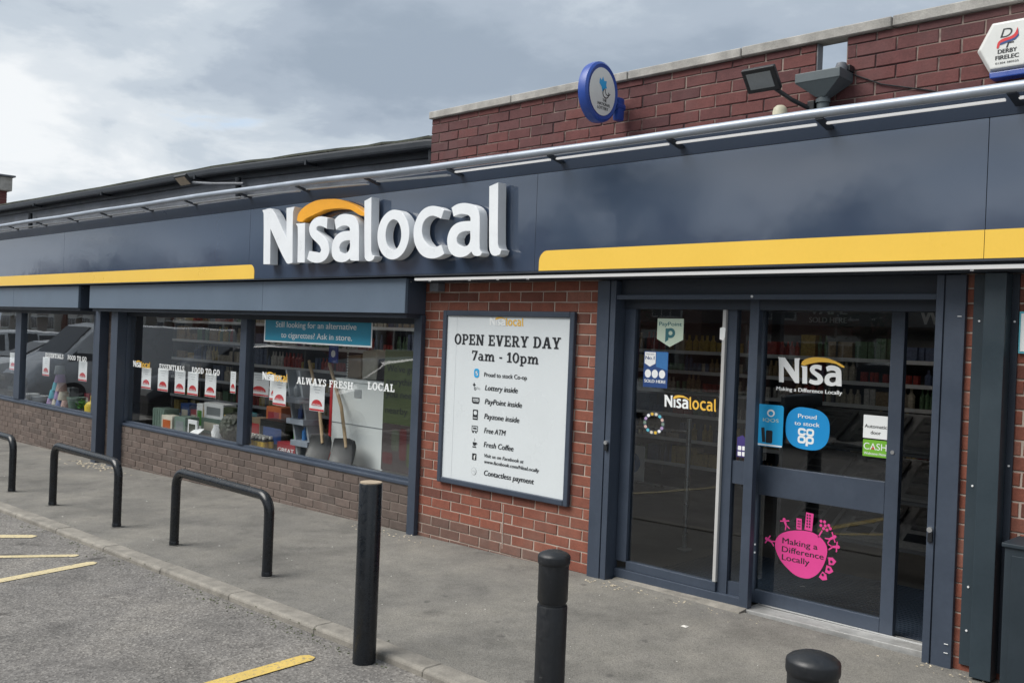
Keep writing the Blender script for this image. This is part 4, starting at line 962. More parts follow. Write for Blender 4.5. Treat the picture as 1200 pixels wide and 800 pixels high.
t_ = carton(-2.88, -2.55, 0.30, 0.42, L0, L0 + 0.12, 'crimson', 'dark red low box right of the bottles')
vinyl(t_, 'GREAT', -2.86, -2.57, L0 + 0.02, 0.045, 0.297, fn=text, bold=0.02)
# clutter behind and between
extra = [(-5.62, -5.40, 0.62, 0.30, 'navy_vinyl', 'ivory', 'dark blue box behind the slatted crate'), (-5.36, -5.20, 0.62, 0.24, 'crimson', 'ivory', 'red box behind the striped seed box'),
         (-5.17, -5.02, 0.60, 0.33, 'card_white', 'leafgreen', 'white box with green label behind the square tin'), (-4.20, -4.05, 0.62, 0.30, 'aqua', 'card_white', 'turquoise box behind the white jug'),
         (-4.02, -3.80, 0.66, 0.26, 'packet_tan', 'red_print', 'tan box with red label behind the topiary'), (-5.0, -4.78, 0.60, 0.27, 'label_gold', 'black_print', 'gold box with black label behind the square tin'),
         (-2.90, -2.74, 0.50, 0.26, 'leafgreen', 'ivory', 'green box behind the dark red low box'), (-2.72, -2.56, 0.52, 0.20, 'periwinkle', 'card_white', 'periwinkle box behind the dark red low box'),
         (-8.55, -8.38, 0.60, 0.22, 'crimson', 'ivory', 'red box behind the right side of the cup pyramid'), (-8.34, -8.14, 0.62, 0.18, 'card_white', 'mid_blue_vinyl', 'white box with blue label behind the pale green pot'),
         (-8.10, -7.85, 0.64, 0.24, 'blush', 'red_print', 'pink box behind the plant tray'), (-7.80, -7.52, 0.62, 0.20, 'packet_tan', 'leafgreen', 'tan box behind the watering can'), (-9.30, -9.10, 0.60, 0.26, 'pebble', 'orange', 'grey box with orange label left of the cup pyramid')]
for x0_, x1_, y_, h_, m_, pm_, lb_ in extra: carton(x0_, x1_, y_, y_ + 0.14, L0, L0 + h_, m_, lb_, panel=pm_)
# leaning stepped rack
t_ = thing('display_rack', 'grey plastic leaning rack with three trays in the window', 'display rack', (-2.45, 0.4, L0))
def lean(x, z): return x - 0.36 * (z - L0) / 0.86     # leans to the left going up
for xo in (0.0, 0.235):
    a, b_ = -2.47 + xo, -2.44 + xo
    build(MB().hexa([(a, 0.27, L0), (b_, 0.27, L0), (b_, 0.50, L0), (a, 0.50, L0), (lean(a, L0+0.86), 0.33, L0+0.86), (lean(b_, L0+0.86), 0.33, L0+0.86), (lean(b_, L0+0.86), 0.44, L0+0.86), (lean(a, L0+0.86), 0.44, L0+0.86)]), 'side_panel', 'rack_grey', t_)
a, b_ = -2.47, -2.205
build(MB().hexa([(a, 0.46, L0), (b_, 0.46, L0), (b_, 0.49, L0), (a, 0.49, L0), (lean(a, L0+0.86), 0.43, L0+0.86), (lean(b_, L0+0.86), 0.43, L0+0.86), (lean(b_, L0+0.86), 0.45, L0+0.86), (lean(a, L0+0.86), 0.45, L0+0.86)]), 'back_panel', 'rack_grey', t_)
for zz in (0.12, 0.33, 0.54):
    xa = lean(-2.50, L0 + zz)
    build(MB().box(xa, xa + 0.30, 0.24, 0.45, L0 + zz, L0 + zz + 0.055), 'tray', 'galv', t_, bevel=0.004)
for zz, m_ in ((0.595, 'pebble'), (0.385, 'navy_vinyl'), (0.175, 'mid_blue_vinyl')):
    xa = lean(-2.36, L0 + zz); 
    tag(build(MB().lathe(xa, 0.33, [(0.025, L0+zz+0.001), (0.028, L0+zz+0.09), (0.012, L0+zz+0.11), (0.012, L0+zz+0.13)], 12), 'small_bottle', m_, smooth=True), f'small bottle on the {"top" if zz > 0.5 else "middle" if zz > 0.3 else "bottom"} tray of the grey rack', 'bottle')
# two snow shovels
def shovel(x, lean_x, label):
    t_ = thing('snow_shovel', label, 'shovel', (x, 0.25, L0), 'snow shovels leaning in the window')
    w_ = 0.185; rows_ = []
    for i in range(7):
        u = i / 6; z = L0 + 0.005 + 0.25*u; y = 0.20 + 0.10*u + 0.03*math.sin(u*2.5)
        ww = w_ * (1.0 - 0.04*u) if u < 0.85 else w_ * 0.86
        rows_.append([(x - ww + 2*ww*j/12 + lean_x*0.12*u, y - 0.035*abs(2*j/12 - 1)**2 + (0.008 if j % 2 else 0), z + 0.012*(1-abs(2*j/12-1))*u) for j in range(13)])
    vs_ = [p for r_ in rows_ for p in r_]; vs2 = [(a, b_ + 0.006, c_) for a, b_, c_ in vs_]; n = 13
    f1 = [(i*n+j, i*n+j+1, (i+1)*n+j+1, (i+1)*n+j) for i in range(6) for j in range(12)]
    o_ = len(vs_); f2 = [tuple(reversed([q + o_ for q in f_])) for f_ in f1]
    build(MB().add(vs_ + vs2, f1 + f2), 'blade', 'scoop_black', t_, fix=False, smooth=True)
    build(MB().box(x - w_, x + w_, 0.155, 0.172, L0 + 0.002, L0 + 0.016), 'metal_edge', 'card_white', t_)
    build(MB().tube([(x + lean_x*0.10, 0.30, L0 + 0.18), (x + lean_x*0.45, 0.38, L0 + 0.55), (x + lean_x, 0.46, L0 + 0.96)], 0.017, 10), 'handle', 'wood_pale', t_, smooth=True)
    build(MB().box(x - 0.05, x + 0.05, 0.172, 0.176, L0 + 0.03, L0 + 0.045), 'sticker', 'card_white', t_)
shovel(-2.02, -0.58, 'black snow shovel with wooden handle, nearer the grey rack')
shovel(-1.63, -0.62, 'black snow shovel with wooden handle, in front of white cabinet')
t_ = thing('freezer_cabinet', 'white freezer cabinet standing with its back to the window', 'freezer', (-1.75, 0.75, 0.03))
build(MB().box(-2.16, -1.335, 0.452, 1.05, 0.036, 1.14), 'body', 'freezer_white', t_, bevel=0.01)
build(MB().box(-2.17, -1.325, 0.44, 1.06, 1.141, 1.175), 'lid', 'freezer_white', t_, bevel=0.008)
build(MB().box(-2.155, -1.34, 0.4475, 0.4525, 0.735, 0.742), 'seam', 'rack_grey', t_)
build(MB().box(-1.80, -1.69, 0.447, 0.4515, 1.00, 1.08), 'rating_plate', 'grey_print', t_)
build(MB().box(-2.215, -2.175, 0.46, 1.0, 0.10, 1.14), 'red_side_panel', 'red_print', t_)
ps_ = [(-1.95, 0.24, 'packet_tan', 'tan bread bag at the left on top of the freezer'), (-1.70, 0.30, 'ivory', 'cream paper bag in the middle on top of the freezer'), (-1.50, 0.22, 'plum_brown', 'brown bag at the right end on top of the freezer')]
for x, hh, m_, lb in ps_:
    t_ = thing('grocery_bag', lb, 'bag', (x, 0.7, 1.176))
    mb = MB().hexa([(x-0.13, 0.55, 1.177), (x+0.11, 0.55, 1.177), (x+0.12, 0.85, 1.177), (x-0.12, 0.85, 1.177), (x-0.20, 0.60, 1.177+hh*0.9), (x+0.05, 0.58, 1.177+hh), (x+0.06, 0.75, 1.177+hh*0.95), (x-0.18, 0.78, 1.177+hh*0.85)])
    build(mb, 'bag', m_, t_, bevel=0.02)
t_ = thing('chain_pull', 'white beaded chain hanging behind the blue notice', 'chain', (-1.45, 0.5, 1.3))
for i in range(14):
    bm_ = MB().lathe(-1.86, 0.40, [(0.002, 1.18+i*0.026), (0.009, 1.19+i*0.026), (0.002, 1.20+i*0.026)], 8); build(bm_, 'bead', 'white_plastic', t_, smooth=True)
t_ = thing('lottery_hanger', 'small blue hanging sign below the notice', 'hanging sign', (-2.0, 0.35, 1.35))
build(MB().box(-2.10, -1.96, 0.35, 0.356, 1.32, 1.50), 'board', 'blue_plastic', t_, bevel=0.01)
build(MB().flat([disc(-2.03, 1.41, 0.035)], 0.3485), 'white_spot', 'white_print', t_, fix=False)
# green poster with faint words at the right of the window
t_ = thing('window_poster', 'dark green see-through poster with faint words beside the freezer', 'poster', (-0.7, 0.12, 0.46))
build(MB().box(-0.935, -0.45, 0.12, 0.124, 0.85, 1.49), 'upper_sheet', 'olive', t_)
build(MB().box(-0.935, -0.45, 0.12, 0.124, 0.44, 0.849), 'lower_sheet', 'plum_brown', t_)
for s_, z in (("We've got", 1.30), ('everything', 1.19), ('you need', 1.08), ('nearby', 0.94)):
    vinyl(t_, s_, -0.90, -0.50 if len(s_) > 7 else -0.60, z, 0.06, 0.1185, 'black_print', fn=text, bold=0.01)
for x0, x1, z0, z1, m_ in ((-0.80, -0.70, 0.62, 0.80, 'topiary'), (-0.69, -0.60, 0.55, 0.82, 'maroon'), (-0.92, -0.78, 0.50, 0.60, 'maroon'), (-0.59, -0.48, 0.5, 0.7, 'olive')):
    build(MB().flat([rrect(x0, x1, z0, z1, 0.025)], 0.119 - rnd.uniform(0, 0.0006)), 'printed_grocery', m_, t_, fix=False)

# shelving inside
def shelf_unit(x0, x1, y, zs, label, depth=0.4, zb=0.036):
    t_ = thing('shelf_unit', label, 'shelving', ((x0+x1)/2, y, zb))
    build(MB().box(x0, x1, y + depth - 0.02, y + depth, zb, zs[-1] + 0.32), 'back_panel', 'shelf_metal', t_)
    n = max(1, round((x1 - x0) / 1.0))
    for i in range(n + 1):
        xx = x0 + (x1 - x0) * i / n
        build(MB().box(xx - 0.015, xx + 0.015, y + 0.02, y + depth, zb, zs[-1] + 0.33), 'upright', 'shelf_metal', t_)
    mb = MB(); facecol = []
    for z in zs:
        build(MB().box(x0 + 0.001, x1 - 0.001, y, y + depth - 0.021, z - 0.03, z), 'shelf', 'shelf_metal', t_)
        build(MB().box(x0 + 0.001, x1 - 0.001, y - 0.006, y - 0.001, z - 0.035, z + 0.006), 'price_strip', 'alu_white', t_)
        x = x0 + 0.03; gap = (zs[1] - zs[0]) - 0.05
        while x < x1 - 0.14:
            kind_ = rnd.random(); w_ = rnd.uniform(0.045, 0.085); h_ = gap * rnd.uniform(0.55, 0.95); colr = rnd.random()
            for q in range(rnd.randint(2, 5)):
                if x > x1 - 0.1: break
                f0 = len(mb.f); yy = y + 0.015 + rnd.uniform(0, 0.05)
                if kind_ < 0.45: mb.lathe(x + w_/2, yy + w_/2, [(w_*0.46, z + 0.001), (w_*0.48, z + h_*0.6), (w_*0.2, z + h_*0.75), (w_*0.18, z + h_)], 8)
                elif kind_ < 0.65: mb.lathe(x + w_/2, yy + w_/2, [(w_*0.48, z + 0.001), (w_*0.48, z + h_*0.55)], 8)
                else: mb.box(x, x + w_, yy, yy + 0.15, z + 0.001, z + h_)
                facecol += [min(1.0, max(0.0, colr + rnd.uniform(-0.01, 0.01)))] * (len(mb.f) - f0)
                x += w_ + rnd.uniform(0.002, 0.007)
            x += rnd.uniform(0.0, 0.03)
    o_ = build(mb, 'goods', 'products', t_, kind='stuff', fix=False)
    at_ = o_.data.attributes.new('pack', 'FLOAT', 'FACE'); at_.data.foreach_set('value', facecol)
shelf_unit(-9.3, -2.6, 2.3, [0.2, 0.5, 0.8, 1.1, 1.4, 1.7], 'long shelving of packets seen through the double window')
shelf_unit(-2.2, 3.2, 4.6, [0.2, 0.5, 0.8, 1.08, 1.32, 1.56], 'shelves of bottles and tins seen past the shop door')
t_ = thing('shelf_header', 'dark header board with faint words above the rear shelves', 'header board', (1.0, 4.55, 1.9))
build(MB().box(-2.2, 3.2, 4.54, 4.58, 1.90, 2.40), 'board', 'anthracite_dark', t_)
vinyl(t_, 'VAPE', 0.78, 1.20, 2.02, 0.13, 4.538, 'grey_print'.replace('grey_print', 'rack_grey'), fn=text, bold=0.02)
vinyl(t_, 'SOLD HERE', 0.78, 1.20, 1.93, 0.06, 4.538, 'rack_grey', fn=text, bold=0.02)
vinyl(t_, 'WINE', 1.96, 2.45, 1.93, 0.16, 4.538, 'rack_grey', fn=text, bold=0.02)
# newspaper stand just inside
t_ = thing('newspaper_stand', 'dark newspaper stand with sloping shelves inside the door', 'newspaper stand', (2.9, 1.6, 0.04))
for x in (2.2, 3.45): build(MB().box(x, x + 0.03, 1.35, 1.95, 0.036, 1.3), 'side_panel', 'shelf_metal', t_)
for z in (0.3, 0.62, 0.94):
    build(MB().hexa([(2.231, 1.36, z), (3.449, 1.36, z), (3.449, 1.36, z+0.02), (2.231, 1.36, z+0.02), (2.231, 1.85, z+0.24), (3.449, 1.85, z+0.24), (3.449, 1.85, z+0.26), (2.231, 1.85, z+0.26)]), 'sloping_shelf', 'shelf_metal', t_)
for r_, z in enumerate((0.3, 0.62, 0.94)):
    for c_ in range(3):
        x = 2.28 + c_*0.40
        p = thing('newspaper', f'folded newspaper, {["left","middle","right"][c_]} on the {["lowest","middle","upper"][r_]} shelf of the stand', 'newspaper', (x + 0.15, 1.5, z + 0.05))
        build(MB().hexa([(x, 1.37, z+0.026), (x+0.32, 1.37, z+0.026), (x+0.32, 1.37, z+0.045), (x, 1.37, z+0.045), (x, 1.78, z+0.232), (x+0.32, 1.78, z+0.232), (x+0.32, 1.78, z+0.25), (x, 1.78, z+0.25)]), 'paper', 'newsprint', p)
        mb = MB()
        def sp(u, v): return (x + 0.32*u, 1.37 + 0.41*v, z + 0.0475 + 0.205*v)
        for (u0, u1, v0, v1) in ((0.08, 0.92, 0.80, 0.92), (0.08, 0.6, 0.55, 0.72), (0.08, 0.55, 0.40, 0.50), (0.65, 0.92, 0.2, 0.72), (0.08, 0.6, 0.1, 0.3)):
            mb.quad(sp(u0, v0), sp(u1, v0), sp(u1, v1), sp(u0, v1))
        build(mb, 'print_blocks', 'black_print', p, fix=False)
# entrance barrier
t_ = thing('entrance_barrier', 'chrome post and rail barrier with round blue signs inside the entrance', 'barrier', (1.3, 1.2, 0.036))
build(MB().tube([(1.51, 1.2, 0.036), (1.51, 1.2, 1.06)], 0.02, 12), 'post', 'steel', t_, smooth=True)
build(MB().lathe(1.51, 1.2, [(0.06, 0.037), (0.06, 0.05), (0.025, 0.06)], 16), 'base', 'steel', t_, smooth=True)
for z in (0.50, 0.95): build(MB().tube([(1.51, 1.2, z), (0.2, 1.2, z)], 0.013, 10), 'rail', 'steel', t_, smooth=True)
build(MB().box(0.86, 1.10, 1.19, 1.2, 0.52, 0.80), 'sign_plate', 'card_white', t_)
build(MB().flat([disc(0.98, 0.66, 0.085)], 1.1885), 'blue_disc', 'mid_blue_vinyl', t_, fix=False)
tag(build(MB().box(1.75, 3.78, 0.262, 1.5, 0.036, 0.044), 'entrance_mat', 'mat_rubber'), 'dark ribbed entrance mat just inside the shop door', 'mat')
mb = MB()
for i in range(30): mb.box(1.76, 3.77, 0.27 + i*0.041, 0.27 + i*0.041 + 0.018, 0.0445, 0.051)
o = build(mb, 'rib', 'anthracite', bpy.data.objects['entrance_mat'], kind='stuff')

# ================================================================== DOOR
def door_guide(x0, x1, groove, label):
    t_ = thing('shutter_guide', label, 'shutter guide', ((x0+x1)/2, 0, 0.03), 'vertical shutter guide rails')
    zb = gz((x0+x1)/2, 0) - 0.005
    build(MB().box(x0, groove - 0.003, -0.032, 0.1, zb, 2.045), 'front_plate', 'anthracite', t_, bevel=0.003)
    build(MB().box(groove + 0.003, x1, -0.028, 0.1, zb, 2.045), 'inner_plate', 'anthracite', t_, bevel=0.003)
    build(MB().box(groove - 0.003, groove + 0.003, -0.02, 0.1, zb, 2.045), 'groove', 'anthracite_dark', t_)
    return t_
g1 = door_guide(1.545, 1.70, 1.652, 'grey shutter guide between red brick panel and shop door')
build(MB().tube([(1.675, -0.028, 0.955), (1.675, -0.05, 0.955)], 0.014, 12), 'lock', 'steel', g1); build(MB().box(1.662, 1.688, -0.045, -0.027, 0.90, 0.945), 'lock_cover', 'black_plastic', g1, bevel=0.005)
g2 = door_guide(3.795, 3.940, 3.836, 'wide grey shutter guide right of the shop door')
build(MB().tube([(3.815, -0.028, 0.730), (3.815, -0.05, 0.730)], 0.014, 12), 'lock', 'steel', g2); build(MB().box(3.803, 3.829, -0.044, -0.027, 0.665, 0.715), 'lock_cover', 'black_plastic', g2, bevel=0.005)
for z in (1.83, 0.16, 0.115): build(MB().box(3.905, 3.925, -0.0335, -0.032, z, z + 0.004), 'chip', 'alu_white', g2)
h = thing('door_head', 'dark head rail with shutter slot across the shop entrance', 'door head', (2.75, 0.0, 1.92))
build(MB().box(1.701, 3.794, -0.02, 0.0, 1.918, 1.948), 'front_rail', 'anthracite', h, bevel=0.003)
build(MB().box(1.701, 3.794, 0.03, 0.1, 1.95, 2.05), 'shutter_slot', 'anthracite_dark', h)
build(MB().box(1.701, 3.794, 0.0005, 0.26, 1.93, 1.948), 'head_plate', 'anthracite_dark', h)
build(MB().tube([(2.72, -0.021, 1.936), (2.72, -0.026, 1.936)], 0.008, 8), 'screw', 'alu_white', h)
# fixed side screen
SY = 0.08
s = thing('side_screen', 'fixed glazed screen left of the sliding door with stickers', 'glazed screen', (2.2, SY, 0.04))
build(MB().box(1.701, 1.788, SY, SY + 0.06, 0.155, 1.929), 'jamb', 'anthracite', s, bevel=0.004)
build(MB().box(1.701, 2.66, SY - 0.012, SY + 0.07, 0.045, 0.105), 'base_rail', 'anthracite', s, bevel=0.004)
build(MB().box(1.789, 2.484, SY, SY + 0.06, 0.106, 0.163), 'bottom_rail', 'anthracite', s, bevel=0.003)
build(MB().box(1.789, 2.66, SY, SY + 0.06, 1.895, 1.929), 'top_rail', 'anthracite_dark', s)
build(MB().box(1.788, 2.462, SY + 0.025, SY + 0.031, 0.163, 1.895), 'pane', 'glass_dim', s)
build(MB().box(2.463, 2.486, SY - 0.002, SY + 0.05, 0.165, 1.894), 'white_seal', 'seal_grey', s, bevel=0.003)
build(MB().box(2.487, 2.552, SY + 0.02, SY + 0.07, 0.106, 1.894), 'stile', 'anthracite', s)
build(MB().box(2.553, 2.659, SY + 0.03, SY + 0.07, 0.106, 0.185), 'lower_rail', 'anthracite', s)
build(MB().box(2.553, 2.659, SY + 0.03, SY + 0.07, 0.79, 0.93), 'mid_rail', 'anthracite', s)
build(MB().box(2.553, 2.659, SY + 0.045, SY + 0.051, 0.186, 0.789), 'pane', 'glass_dim', s); build(MB().box(2.553, 2.659, SY + 0.045, SY + 0.051, 0.931, 1.894), 'pane', 'glass_dim', s)
build(MB().box(2.66, 2.722, SY - 0.015, SY + 0.035, 0.045, 1.929), 'post', 'anthracite', s, bevel=0.004)
PY = SY + 0.0245
# stickers on the screen
def sticker(parent, loops, y, mat, nm='sticker', label=None):
    return build(MB().prism(loops, y - 0.0008, y), nm, mat, parent, label=label)
st = sticker(s, [[(1.953, 1.800), (1.953, 1.665), (2.056, 1.614), (2.159, 1.664), (2.159, 1.800)]], PY, 'mint_vinyl', label='pale shield-shaped payment sticker with dark P')
vinyl(st, 'PayPoint', 1.968, 2.145, 1.752, 0.027, PY - 0.0016, 'teal_print', fn=text, bold=0.01)
mb = MB().flat([[(2.02, 1.645), (2.045, 1.66), (2.045, 1.735), (2.02, 1.735)]], PY - 0.0016)
mb.flat([disc(2.06, 1.705, 0.037, 0.033, 20), disc(2.06, 1.705, 0.016, 0.014, 16)], PY - 0.0019); build(mb, 'p_mark', 'teal_print', st, fix=False)
st = sticker(s, [[(1.855, 1.581), (1.855, 1.342), (2.050, 1.342), (2.050, 1.581)]], PY, 'navy_vinyl', label='blue sold here sticker with three discs')
build(MB().flat([[(1.955, 1.578), (1.955, 1.48), (2.047, 1.46), (2.047, 1.578)]], PY - 0.0012), 'picture', 'mid_blue_vinyl', st, fix=False)
build(MB().flat([[(1.862, 1.575), (1.862, 1.50), (1.905, 1.478), (1.95, 1.50), (1.95, 1.575)]], PY - 0.0016), 'shield', 'card_white', st, fix=False)
vinyl(st, 'No.1', 1.868, 1.94, 1.525, 0.025, PY - 0.002, 'navy_vinyl', fn=text, bold=0.02)
vinyl(st, 'THE UK\'S', 1.872, 1.938, 1.556, 0.010, PY - 0.002, 'navy_vinyl', fn=text)
for x in (1.892, 1.948, 2.006): build(MB().flat([disc(x, 1.432, 0.025, 0.028, 18)], PY - 0.0016), 'disc', 'card_white', st, fix=False)
vinyl(st, 'SOLD HERE', 1.866, 2.036, 1.373, 0.021, PY - 0.0016, fn=text, bold=0.02)
wordmark(s, 2.03, 2.428, 1.222, 0.078, PY - 0.0012, 'white_print', 'yellow_print')
st = sticker(s, [disc(1.956, 1.105, 0.085, 0.075, 24), disc(1.956, 1.105, 0.062, 0.05, 24)], PY, 'anthracite', label='faded ring-shaped multicolour sticker')
for i in range(14):
    a = i * 25.7
    build(MB().flat([disc(1.956 + 0.073*math.cos(math.radians(a)), 1.105 + 0.062*math.sin(math.radians(a)), 0.013, 0.011, 8)], PY - 0.0014), 'colour_spot', ['sage', 'blush', 'aqua', 'ivory', 'label_gold', 'card_white', 'lilac'][i % 7], st, fix=False)
st = sticker(s, [[(2.448, 1.745), (2.448, 1.675), (2.475, 1.668), (2.485, 1.69), (2.488, 1.745), (2.468, 1.752)]], SY - 0.003, 'white_print', label='torn white sticker on the white seal strip')
st = sticker(s, [[(2.572, 1.075), (2.572, 0.955), (2.640, 0.955), (2.640, 1.065), (2.61, 1.09)]], SY + 0.0445, 'purple_vinyl', label='small purple sticker with white squares')
for x in (2.580, 2.610):
    for z in (0.962, 0.997): build(MB().flat([rrect(x, x + 0.024, z, z + 0.026, 0.004)], SY + 0.043), 'square', 'card_white', st, fix=False)
# sliding leaf
DY = 0.205
d = thing('sliding_door', 'dark grey automatic sliding door with stickers, slid partly open', 'door', (3.1, DY, 0.06))
build(MB().box(2.63, 2.685, DY, DY + 0.045, 0.062, 1.928), 'stile', 'anthracite', d, bevel=0.003)
build(MB().box(3.470, 3.545, DY, DY + 0.045, 0.062, 1.928), 'stile', 'anthracite', d, bevel=0.003)
build(MB().box(2.686, 3.469, DY, DY + 0.045, 1.87, 1.928), 'top_rail', 'anthracite', d, bevel=0.003)
build(MB().box(2.686, 3.469, DY, DY + 0.045, 0.730, 0.910), 'mid_rail', 'anthracite', d, bevel=0.003)
build(MB().box(2.686, 3.469, DY, DY + 0.045, 0.062, 0.145), 'bottom_rail', 'anthracite', d, bevel=0.003)
build(MB().box(2.686, 3.469, DY + 0.018, DY + 0.024, 0.911, 1.869), 'pane', 'glass_dim', d)
build(MB().box(2.686, 3.469, DY + 0.018, DY + 0.024, 0.146, 0.729), 'pane', 'glass_dim', d)
for z in (0.42, 0.37): build(MB().tube([(2.68, DY - 0.0, z), (2.68, DY - 0.004, z)], 0.006, 8), 'screw', 'alu_white', d)
build(MB().tube([(3.505, DY, 1.08), (3.505, DY - 0.005, 1.08)], 0.011, 12), 'lock', 'steel', d)
GYD = DY + 0.0175
wordmark(d, 2.772, 3.186, 1.428, 0.152, GYD - 0.001, 'white_print', 'yellow_print', keys='Nisa')
vinyl(d, 'Making a Difference Locally', 2.772, 3.190, 1.378, 0.024, GYD - 0.001, fn=text, bold=0.02)
st = sticker(d, [rrect(2.652, 2.836, 1.031, 1.287, 0.016)], DY - 0.0015, 'cyan_vinyl', label='light blue rectangular sticker with a picture of a black device')
build(MB().flat([[(2.655, 1.034), (2.833, 1.034), (2.833, 1.044), (2.655, 1.044)]], DY - 0.003), 'white_edge', 'white_print', st, fix=False)
build(MB().flat([disc(2.752, 1.236, 0.026, 0.023, 22), disc(2.752, 1.234, 0.016, 0.014, 18)], DY - 0.003), 'ring_mark', 'white_print', st, fix=False)
vinyl(st, 'IQOS', 2.700, 2.806, 1.182, 0.022, DY - 0.003, 'mint_vinyl', fn=text)
mb = MB().flat([[(2.70, 1.055), (2.722, 1.055), (2.712, 1.145), (2.690, 1.142)]], DY - 0.003).flat([rrect(2.724, 2.768, 1.052, 1.13, 0.008)], DY - 0.0032); build(mb, 'device_picture', 'black_print', st, fix=False)
st = sticker(d, [smooth_loop([(2.842, 1.165), (2.858, 1.24), (2.91, 1.282), (2.985, 1.285), (3.062, 1.272), (3.112, 1.23), (3.124, 1.155), (3.108, 1.085), (3.06, 1.045), (2.985, 1.036), (2.90, 1.050), (2.855, 1.095)], 4, 80)], GYD, 'cyan_deep', label='round blue proud to stock sticker')
vinyl(st, 'Proud', 2.922, 3.040, 1.222, 0.026, GYD - 0.0016, fn=text, bold=0.012); vinyl(st, 'to stock', 2.900, 3.062, 1.178, 0.026, GYD - 0.0016, fn=text, bold=0.012)
def blob_ring(cx, cz, rx, rz, t_): return [rrect(cx-rx, cx+rx, cz-rz, cz+rz, min(rx, rz)*0.75), list(reversed(rrect(cx-rx+t_, cx+rx-t_, cz-rz+t_, cz+rz-t_, min(rx, rz)*0.35)))]
mb = MB()
q = rrect(2.925, 2.977, 1.117, 1.162, 0.017); mb.flat(blob_ring(2.951, 1.140, 0.026, 0.0225, 0.0125), GYD - 0.0016)
mb.flat(blob_ring(3.003, 1.140, 0.0255, 0.0225, 0.0125), GYD - 0.0016); mb.flat(blob_ring(2.951, 1.094, 0.026, 0.0225, 0.0125), GYD - 0.0016); mb.flat(blob_ring(3.003, 1.094, 0.0255, 0.0225, 0.0125), GYD - 0.0016)
mb.flat([[(2.9775, 1.058), (2.992, 1.058), (2.992, 1.090), (2.9775, 1.090)]], GYD - 0.0018)
build(mb, 'letter_blocks', 'white_print', st, fix=False)
build(MB().flat([[(2.966, 1.134), (2.980, 1.134), (2.980, 1.146), (2.966, 1.146)]], GYD - 0.0019), 'letter_gap', 'cyan_deep', st, fix=False)
st = sticker(d, [rrect(3.325, 3.470, 1.144, 1.275, 0.003)], GYD, 'white_print', label='square white automatic door sticker')
vinyl(st, 'Automatic', 3.334, 3.462, 1.203, 0.021, GYD - 0.0016, 'black_print', fn=text, bold=0.01); vinyl(st, 'door', 3.37, 3.428, 1.168, 0.021, GYD - 0.0016, 'black_print', fn=text, bold=0.01)
st = sticker(d, [rrect(3.327, 3.470, 1.041, 1.136, 0.003)], GYD, 'green_vinyl', label='green cash welcome sticker')
vinyl(st, 'CASH', 3.332, 3.464, 1.080, 0.040, GYD - 0.0016, fn=text); vinyl(st, 'Welcome Here', 3.335, 3.462, 1.052, 0.015, GYD - 0.0016, fn=text, bold=0.01)
build(MB().flat([[(3.377, 1.083), (3.396, 1.083), (3.387, 1.102)]], GYD - 0.002), 'red_triangle', 'red_print', st, fix=False)
# pink globe sticker
st = sticker(d, [smooth_loop([(2.805, 0.432), (2.812, 0.477), (2.844, 0.513), (2.9, 0.538), (2.978, 0.553), (3.042, 0.553), (3.094, 0.532), (3.13, 0.497), (3.14, 0.457), (3.126, 0.389), (3.091, 0.322), (3.041, 0.282), (2.997, 0.273), (2.944, 0.281), (2.896, 0.308), (2.848, 0.348), (2.819, 0.391)], 4, 80)], GYD, 'pink_vinyl', label='pink globe sticker with little houses and trees round its rim')
for s_, x0, x1, z, tl in (('Making a', 2.853, 3.079, 0.457, 0), ('Difference', 2.852, 3.119, 0.406, 0), ('Locally', 2.854, 3.032, 0.357, 0)):
    vinyl(st, s_, x0, x1, z, 0.036, GYD - 0.0016, 'black_print', fn=text, bold=0.008)
mb = MB(); yy = GYD - 0.0008
def rot(pts, cx, cz, a): 
    ca, sa = math.cos(a), math.sin(a); return [(cx + u*ca - v*sa, cz + u*sa + v*ca) for u, v in pts]
def tower(cx, cz, a, w_, h_): mb.flat([rot([(-w_, 0), (w_, 0), (w_, h_), (-w_, h_)], cx, cz, a)], yy)
tower(2.957, 0.556, 0.03, 0.017, 0.066); tower(3.016, 0.560, -0.06, 0.024, 0.105)
for cx, cz, a in ((3.150, 0.404, -1.45), (3.135, 0.357, -1.75), (3.105, 0.318, -2.1)):
    mb.flat([rot([(-0.022, 0), (0.022, 0), (0.022, 0.028), (0, 0.048), (-0.022, 0.028)], cx, cz, a)], yy)
def tree_mark(cx, cz, a, k):
    mb.flat([rot([(-0.005, -0.01), (0.005, -0.01), (0.004, 0.04), (-0.004, 0.04)], cx, cz, a)], yy)
    for u, v in ((0, 0.075), (-0.022, 0.06), (0.022, 0.06), (-0.015, 0.092), (0.017, 0.09), (0, 0.055), (0.034, 0.08), (-0.034, 0.082)):
        c0 = rot([(u*k, v*k)], cx, cz, a)[0]; mb.flat([disc(c0[0], c0[1], 0.0095, n=9)], yy - 0.0002 * (1 + int(abs(u)*1000) % 3))
tree_mark(3.085, 0.540, -0.50, 1.0)
def figure(cx, cz, a):
    for pts in ([(-0.006, 0), (0.006, 0.0), (0.008, 0.03), (-0.008, 0.03)], [(-0.03, 0.035), (0.03, 0.022), (0.03, 0.03), (-0.03, 0.043)], [(-0.02, -0.02), (-0.012, -0.02), (0.004, 0.004), (-0.006, 0.004)], [(0.012, -0.02), (0.02, -0.02), (0.008, 0.004), (-0.002, 0.004)]):
        mb.flat([rot(pts, cx, cz, a)], yy - 0.0002 * rnd.randint(0, 5))
    c0 = rot([(0, 0.042)], cx, cz, a)[0]; mb.flat([disc(c0[0], c0[1], 0.010, n=10)], yy - 0.0014)
figure(2.875, 0.562, 0.4); figure(3.165, 0.490, -1.4); figure(2.785, 0.45, 1.2); figure(3.148, 0.53, -1.0)
build(mb, 'rim_pictures', 'pink_vinyl', st, fix=False)
mb = MB()
